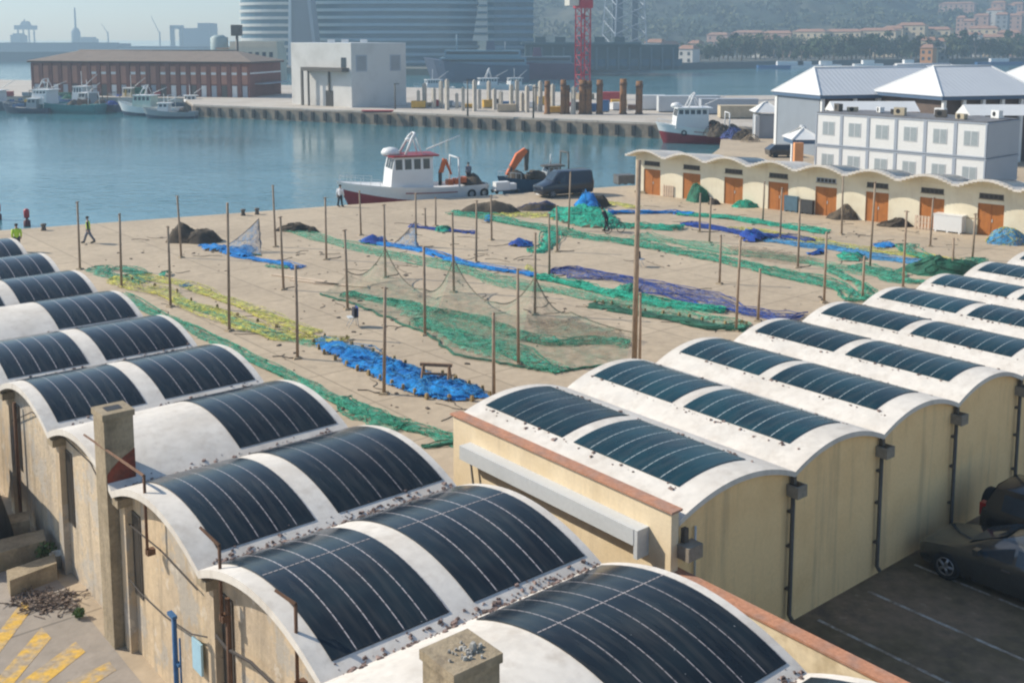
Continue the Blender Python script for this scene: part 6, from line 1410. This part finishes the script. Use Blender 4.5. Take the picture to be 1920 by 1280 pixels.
def hz(x, y):
    d = (y - 715) / 600.0
    if d <= 0: return 1.0
    prof = min(1, d) ** 1.25
    crest = 122 + 22 * nz(x, 3, 1, .004)
    k = (x - 470 * (y / 1200.0) + 10) / (210 * (y / 1200.0)); crest *= max(.34, 1 / (1 + math.exp(k * 5.0 - 2.6)) )
    q = max(0, min(1, (x + 235) / 175)); crest *= q * q * (3 - 2 * q)
    z = crest * prof
    return z + (9 * fbm(x, y, 0, .012, 3) + 5.5 * fbm(x, y, 5, .05, 4)) * min(1, d * 3)
mb = MB().grid(lambda i, j: (-260 + 1250 * i, 630 + 800 * j, hz(-260 + 1250 * i, 630 + 800 * j)), 230, 120); structure(mb.build('hill', HILLM))
def ground_z(x, y): return max(1.3, hz(x, y))
TREEM = [mat('far_foliage', (.05, .085, .035), .8, .35, .3), mat('far_foliage_olive', (.075, .095, .04), .8, .35, .3)]
protos = []
for v_ in range(4):
    rd = random.Random(40 + v_); t = thing('tree', 'broad green tree on the far shore', 'tree', (0, 0, -50), 0, 'trees along the far shore')
    m = MB(); m.path([(0, 0, 0), (.1, 0, 2.5), (.1, .1, 4.8)], [.3, .22, .12], 6)
    for k in range(4):
        a = k * 1.6 + v_; m.path([(.1, 0, 3), (1.6 * math.cos(a), 1.6 * math.sin(a), 5.5)], [.15, .06], 5)
    m.build('trunk', WOOD, t); m = MB()
    for k in range(9):
        c = (rd.gauss(0, 1.6), rd.gauss(0, 1.6), 3.9 + rd.uniform(-1.9, 2.2) + (1.5 if v_ == 2 else 0)); leafball(m, c, rd.uniform(1.1, 2.0), 95, rd, .42)
    m.build('crown', TREEM[v_ % 2], t); protos.append(t)
rd = random.Random(77); used = 0
xs = [1262 + i * 8.6 for i in range(78)]
for i, px in enumerate(xs):
    D = rd.uniform(545, 640) + max(0, (px - 1500)) * .06; x = aty(px, 100, D).x; sc = rd.uniform(1.0, 1.75) * (1.15 if px > 1350 else .8); z = ground_z(x, D) - .2
    lab = f'{("broad dark", "rounded olive", "tall dark", "spreading olive")[i % 4]} tree on the far shore, {ORD[(i // 4) % 20]} of its kind counted from the dark terminal'
    if i < 4: protos[i].location = (x, D, z); protos[i].scale = (sc,) * 3; protos[i].rotation_euler.z = rd.uniform(0, 6); protos[i]['label'] = lab
    else: clone(protos[i % 4], (x, D, z), rd.uniform(0, 6), lab, 'trees along the far shore', sc)
rd = random.Random(88); wm = MB()
for k in range(4200):
    x, y = rd.uniform(-150, 700), rd.uniform(735, 1320)
    if x / y < -.02 or fbm(x, y, 2, .012, 3) < -.2: continue
    z = hz(x, y); r = rd.uniform(3, 6.5)
    leafball(wm, (x, y, z + r * .3), r, 12, rd, 2.3)
o = wm.build('woodland', mat('hill_foliage', (.028, .055, .03), .85, .4, .04, (.075, .085, .04), .4, .6, fine=.3)); o['kind'] = 'stuff'
HC = {'cream': mat('far_cream_wall', (.62, .50, .34), .9, .1, .1), 'pink': mat('far_pink_wall', (.52, .33, .26), .9, .1, .1), 'white': mat('far_white_wall', (.66, .63, .58), .9, .1, .1), 'orange': mat('far_orange_wall', (.66, .30, .12), .9, .1, .1), 'grey': mat('far_grey_wall', (.32, .33, .34), .9, .1, .1)}
FWIN = mat('far_windows', (.07, .08, .09), .4, .1)
hn = {}
def house(px, w_px, ytop, ybot, D, col, roof=True):
    a = aty(px - w_px / 2, ybot, D); b = aty(px + w_px / 2, ytop, D); W_ = b.x - a.x; W_ *= 1.05; z0 = min(ground_z(a.x, D), ground_z(b.x, D), a.z) - 2; H_ = max(b.z, ground_z(a.x, D) + 4) - z0
    k = hn.get(col, 0); hn[col] = k + 1
    t = thing('house', f'{col} building on the far shore, {ORD[k % 20]} {col} one counted from the terminal', 'building', Vector((a.x, D, z0)), -.62, 'buildings on the far shore')
    dp = min(18, max(8, W_ * .5)); box('wall', HC[col], t, (0, 0, 0), (W_, dp, H_))
    if roof: MB().loft([[(-.4, -.4, H_ + .004), (W_ + .4, -.4, H_ + .004), (W_ + .4, dp + .4, H_ + .004), (-.4, dp + .4, H_ + .004)], [(W_ * .15, dp * .4, H_ + 1.8), (W_ * .85, dp * .4, H_ + 1.8), (W_ * .85, dp * .6, H_ + 1.8), (W_ * .15, dp * .6, H_ + 1.8)]], smooth=False).build('roof', mat('far_tiled_roof', (.34, .19, .13), .9, .2, .2), t)
    fl = max(1, int((H_ - 2) / 3.2)); nw = max(2, min(10, int(W_ / 4)))
    for f in range(min(fl, 3)):
        for j in range(nw):
            x = W_ * (j + .5) / nw; z = H_ - 2.2 - f * 3.2; MB().box2((x - .7, -.06, z - .8), (x + .7, -.004, z + .8)).build('window', FWIN, t)
for a in ((1345, 40, 66, 76, 760, 'pink'), (1400, 60, 62, 76, 770, 'pink'), (1455, 55, 63, 78, 700, 'pink'), (1515, 60, 60, 74, 690, 'cream'), (1575, 70, 60, 74, 690, 'cream'), (1640, 70, 58, 74, 680, 'cream'), (1672, 36, 54, 64, 690, 'cream'), (1705, 50, 48, 72, 690, 'cream'), (1752, 50, 56, 76, 690, 'cream'), (1738, 26, 76, 112, 560, 'cream'), (1736, 22, 90, 108, 550, 'orange'), (1762, 20, 78, 100, 570, 'grey'),
          (1800, 16, 34, 60, 820, 'pink'), (1815, 22, 40, 62, 800, 'pink'), (1838, 26, 30, 52, 850, 'pink'), (1862, 28, 20, 46, 870, 'white'), (1876, 22, 28, 60, 800, 'grey'), (1900, 26, 30, 56, 850, 'pink'), (1916, 26, 26, 52, 850, 'cream'), (1840, 50, 54, 76, 720, 'cream'), (1850, 60, 70, 84, 690, 'cream'), (1888, 40, 62, 80, 700, 'pink'), (1820, 30, 66, 84, 680, 'white'), (1870, 24, 6, 24, 900, 'pink'), (1892, 18, 12, 30, 900, 'white'), (1905, 20, 8, 26, 920, 'pink'),
          (1285, 30, 92, 104, 520, 'white'), (1300, 20, 82, 90, 600, 'cream'), (1225, 34, 80, 86, 560, 'white'), (1250, 26, 84, 96, 540, 'white'), (1430, 40, 74, 84, 650, 'white'), (1790, 60, 8, 14, 980, 'pink')): house(*a)
for i, (px, wl, L_, c) in enumerate(((1420, 121, 30, BLUEP), (1520, 120, 14, BOATW), (1475, 121, 16, BOATW), (1600, 118, 14, BOATW), (1680, 117, 12, BOATW), (1830, 114, 24, BLUEP))):
    p = at(px, wl + 8, -1.2); t = thing('moored_barge', f'{("long blue", "first white", "second white", "third white", "fourth white", "far blue")[i]} craft moored along the far shore', 'boat', Vector((p.x, p.y, -1.2)), 0, 'craft moored along the far shore')
    MB().loft([[(0, -2, .2), (0, 2, .2), (0, 2, 1.6), (0, -2, 1.6)], [(L_ * .1, -2.6, -.4), (L_ * .1, 2.6, -.4), (L_ * .1, 2.6, 1.5), (L_ * .1, -2.6, 1.5)], [(L_, -2.4, -.4), (L_, 2.4, -.4), (L_, 2.4, 1.7), (L_, -2.4, 1.7)]], smooth=False).build('hull', c, t, recalc=True); box('cabin', BOATW, t, (L_ * .3, -1.5, 1.5), (L_ * .7, 1.5, 3.4))
# ------------------------------------------------------------------ air
hm = bpy.data.materials.new('haze_air'); hm.use_nodes = True; N, Lk = nodes_of(hm)
N.remove(N['Principled BSDF']); pv = N.new('ShaderNodeVolumePrincipled'); pv.inputs['Color'].default_value = (.60, .82, 1, 1); pv.inputs['Density'].default_value = .00076; pv.inputs['Anisotropy'].default_value = .25
Lk.new(pv.outputs['Volume'], [n for n in N if n.type == 'OUTPUT_MATERIAL'][0].inputs['Volume'])
o = MB().box2((-1300, -45, -4.2), (1200, 1800, 175)).build('haze', hm); o['kind'] = 'stuff'
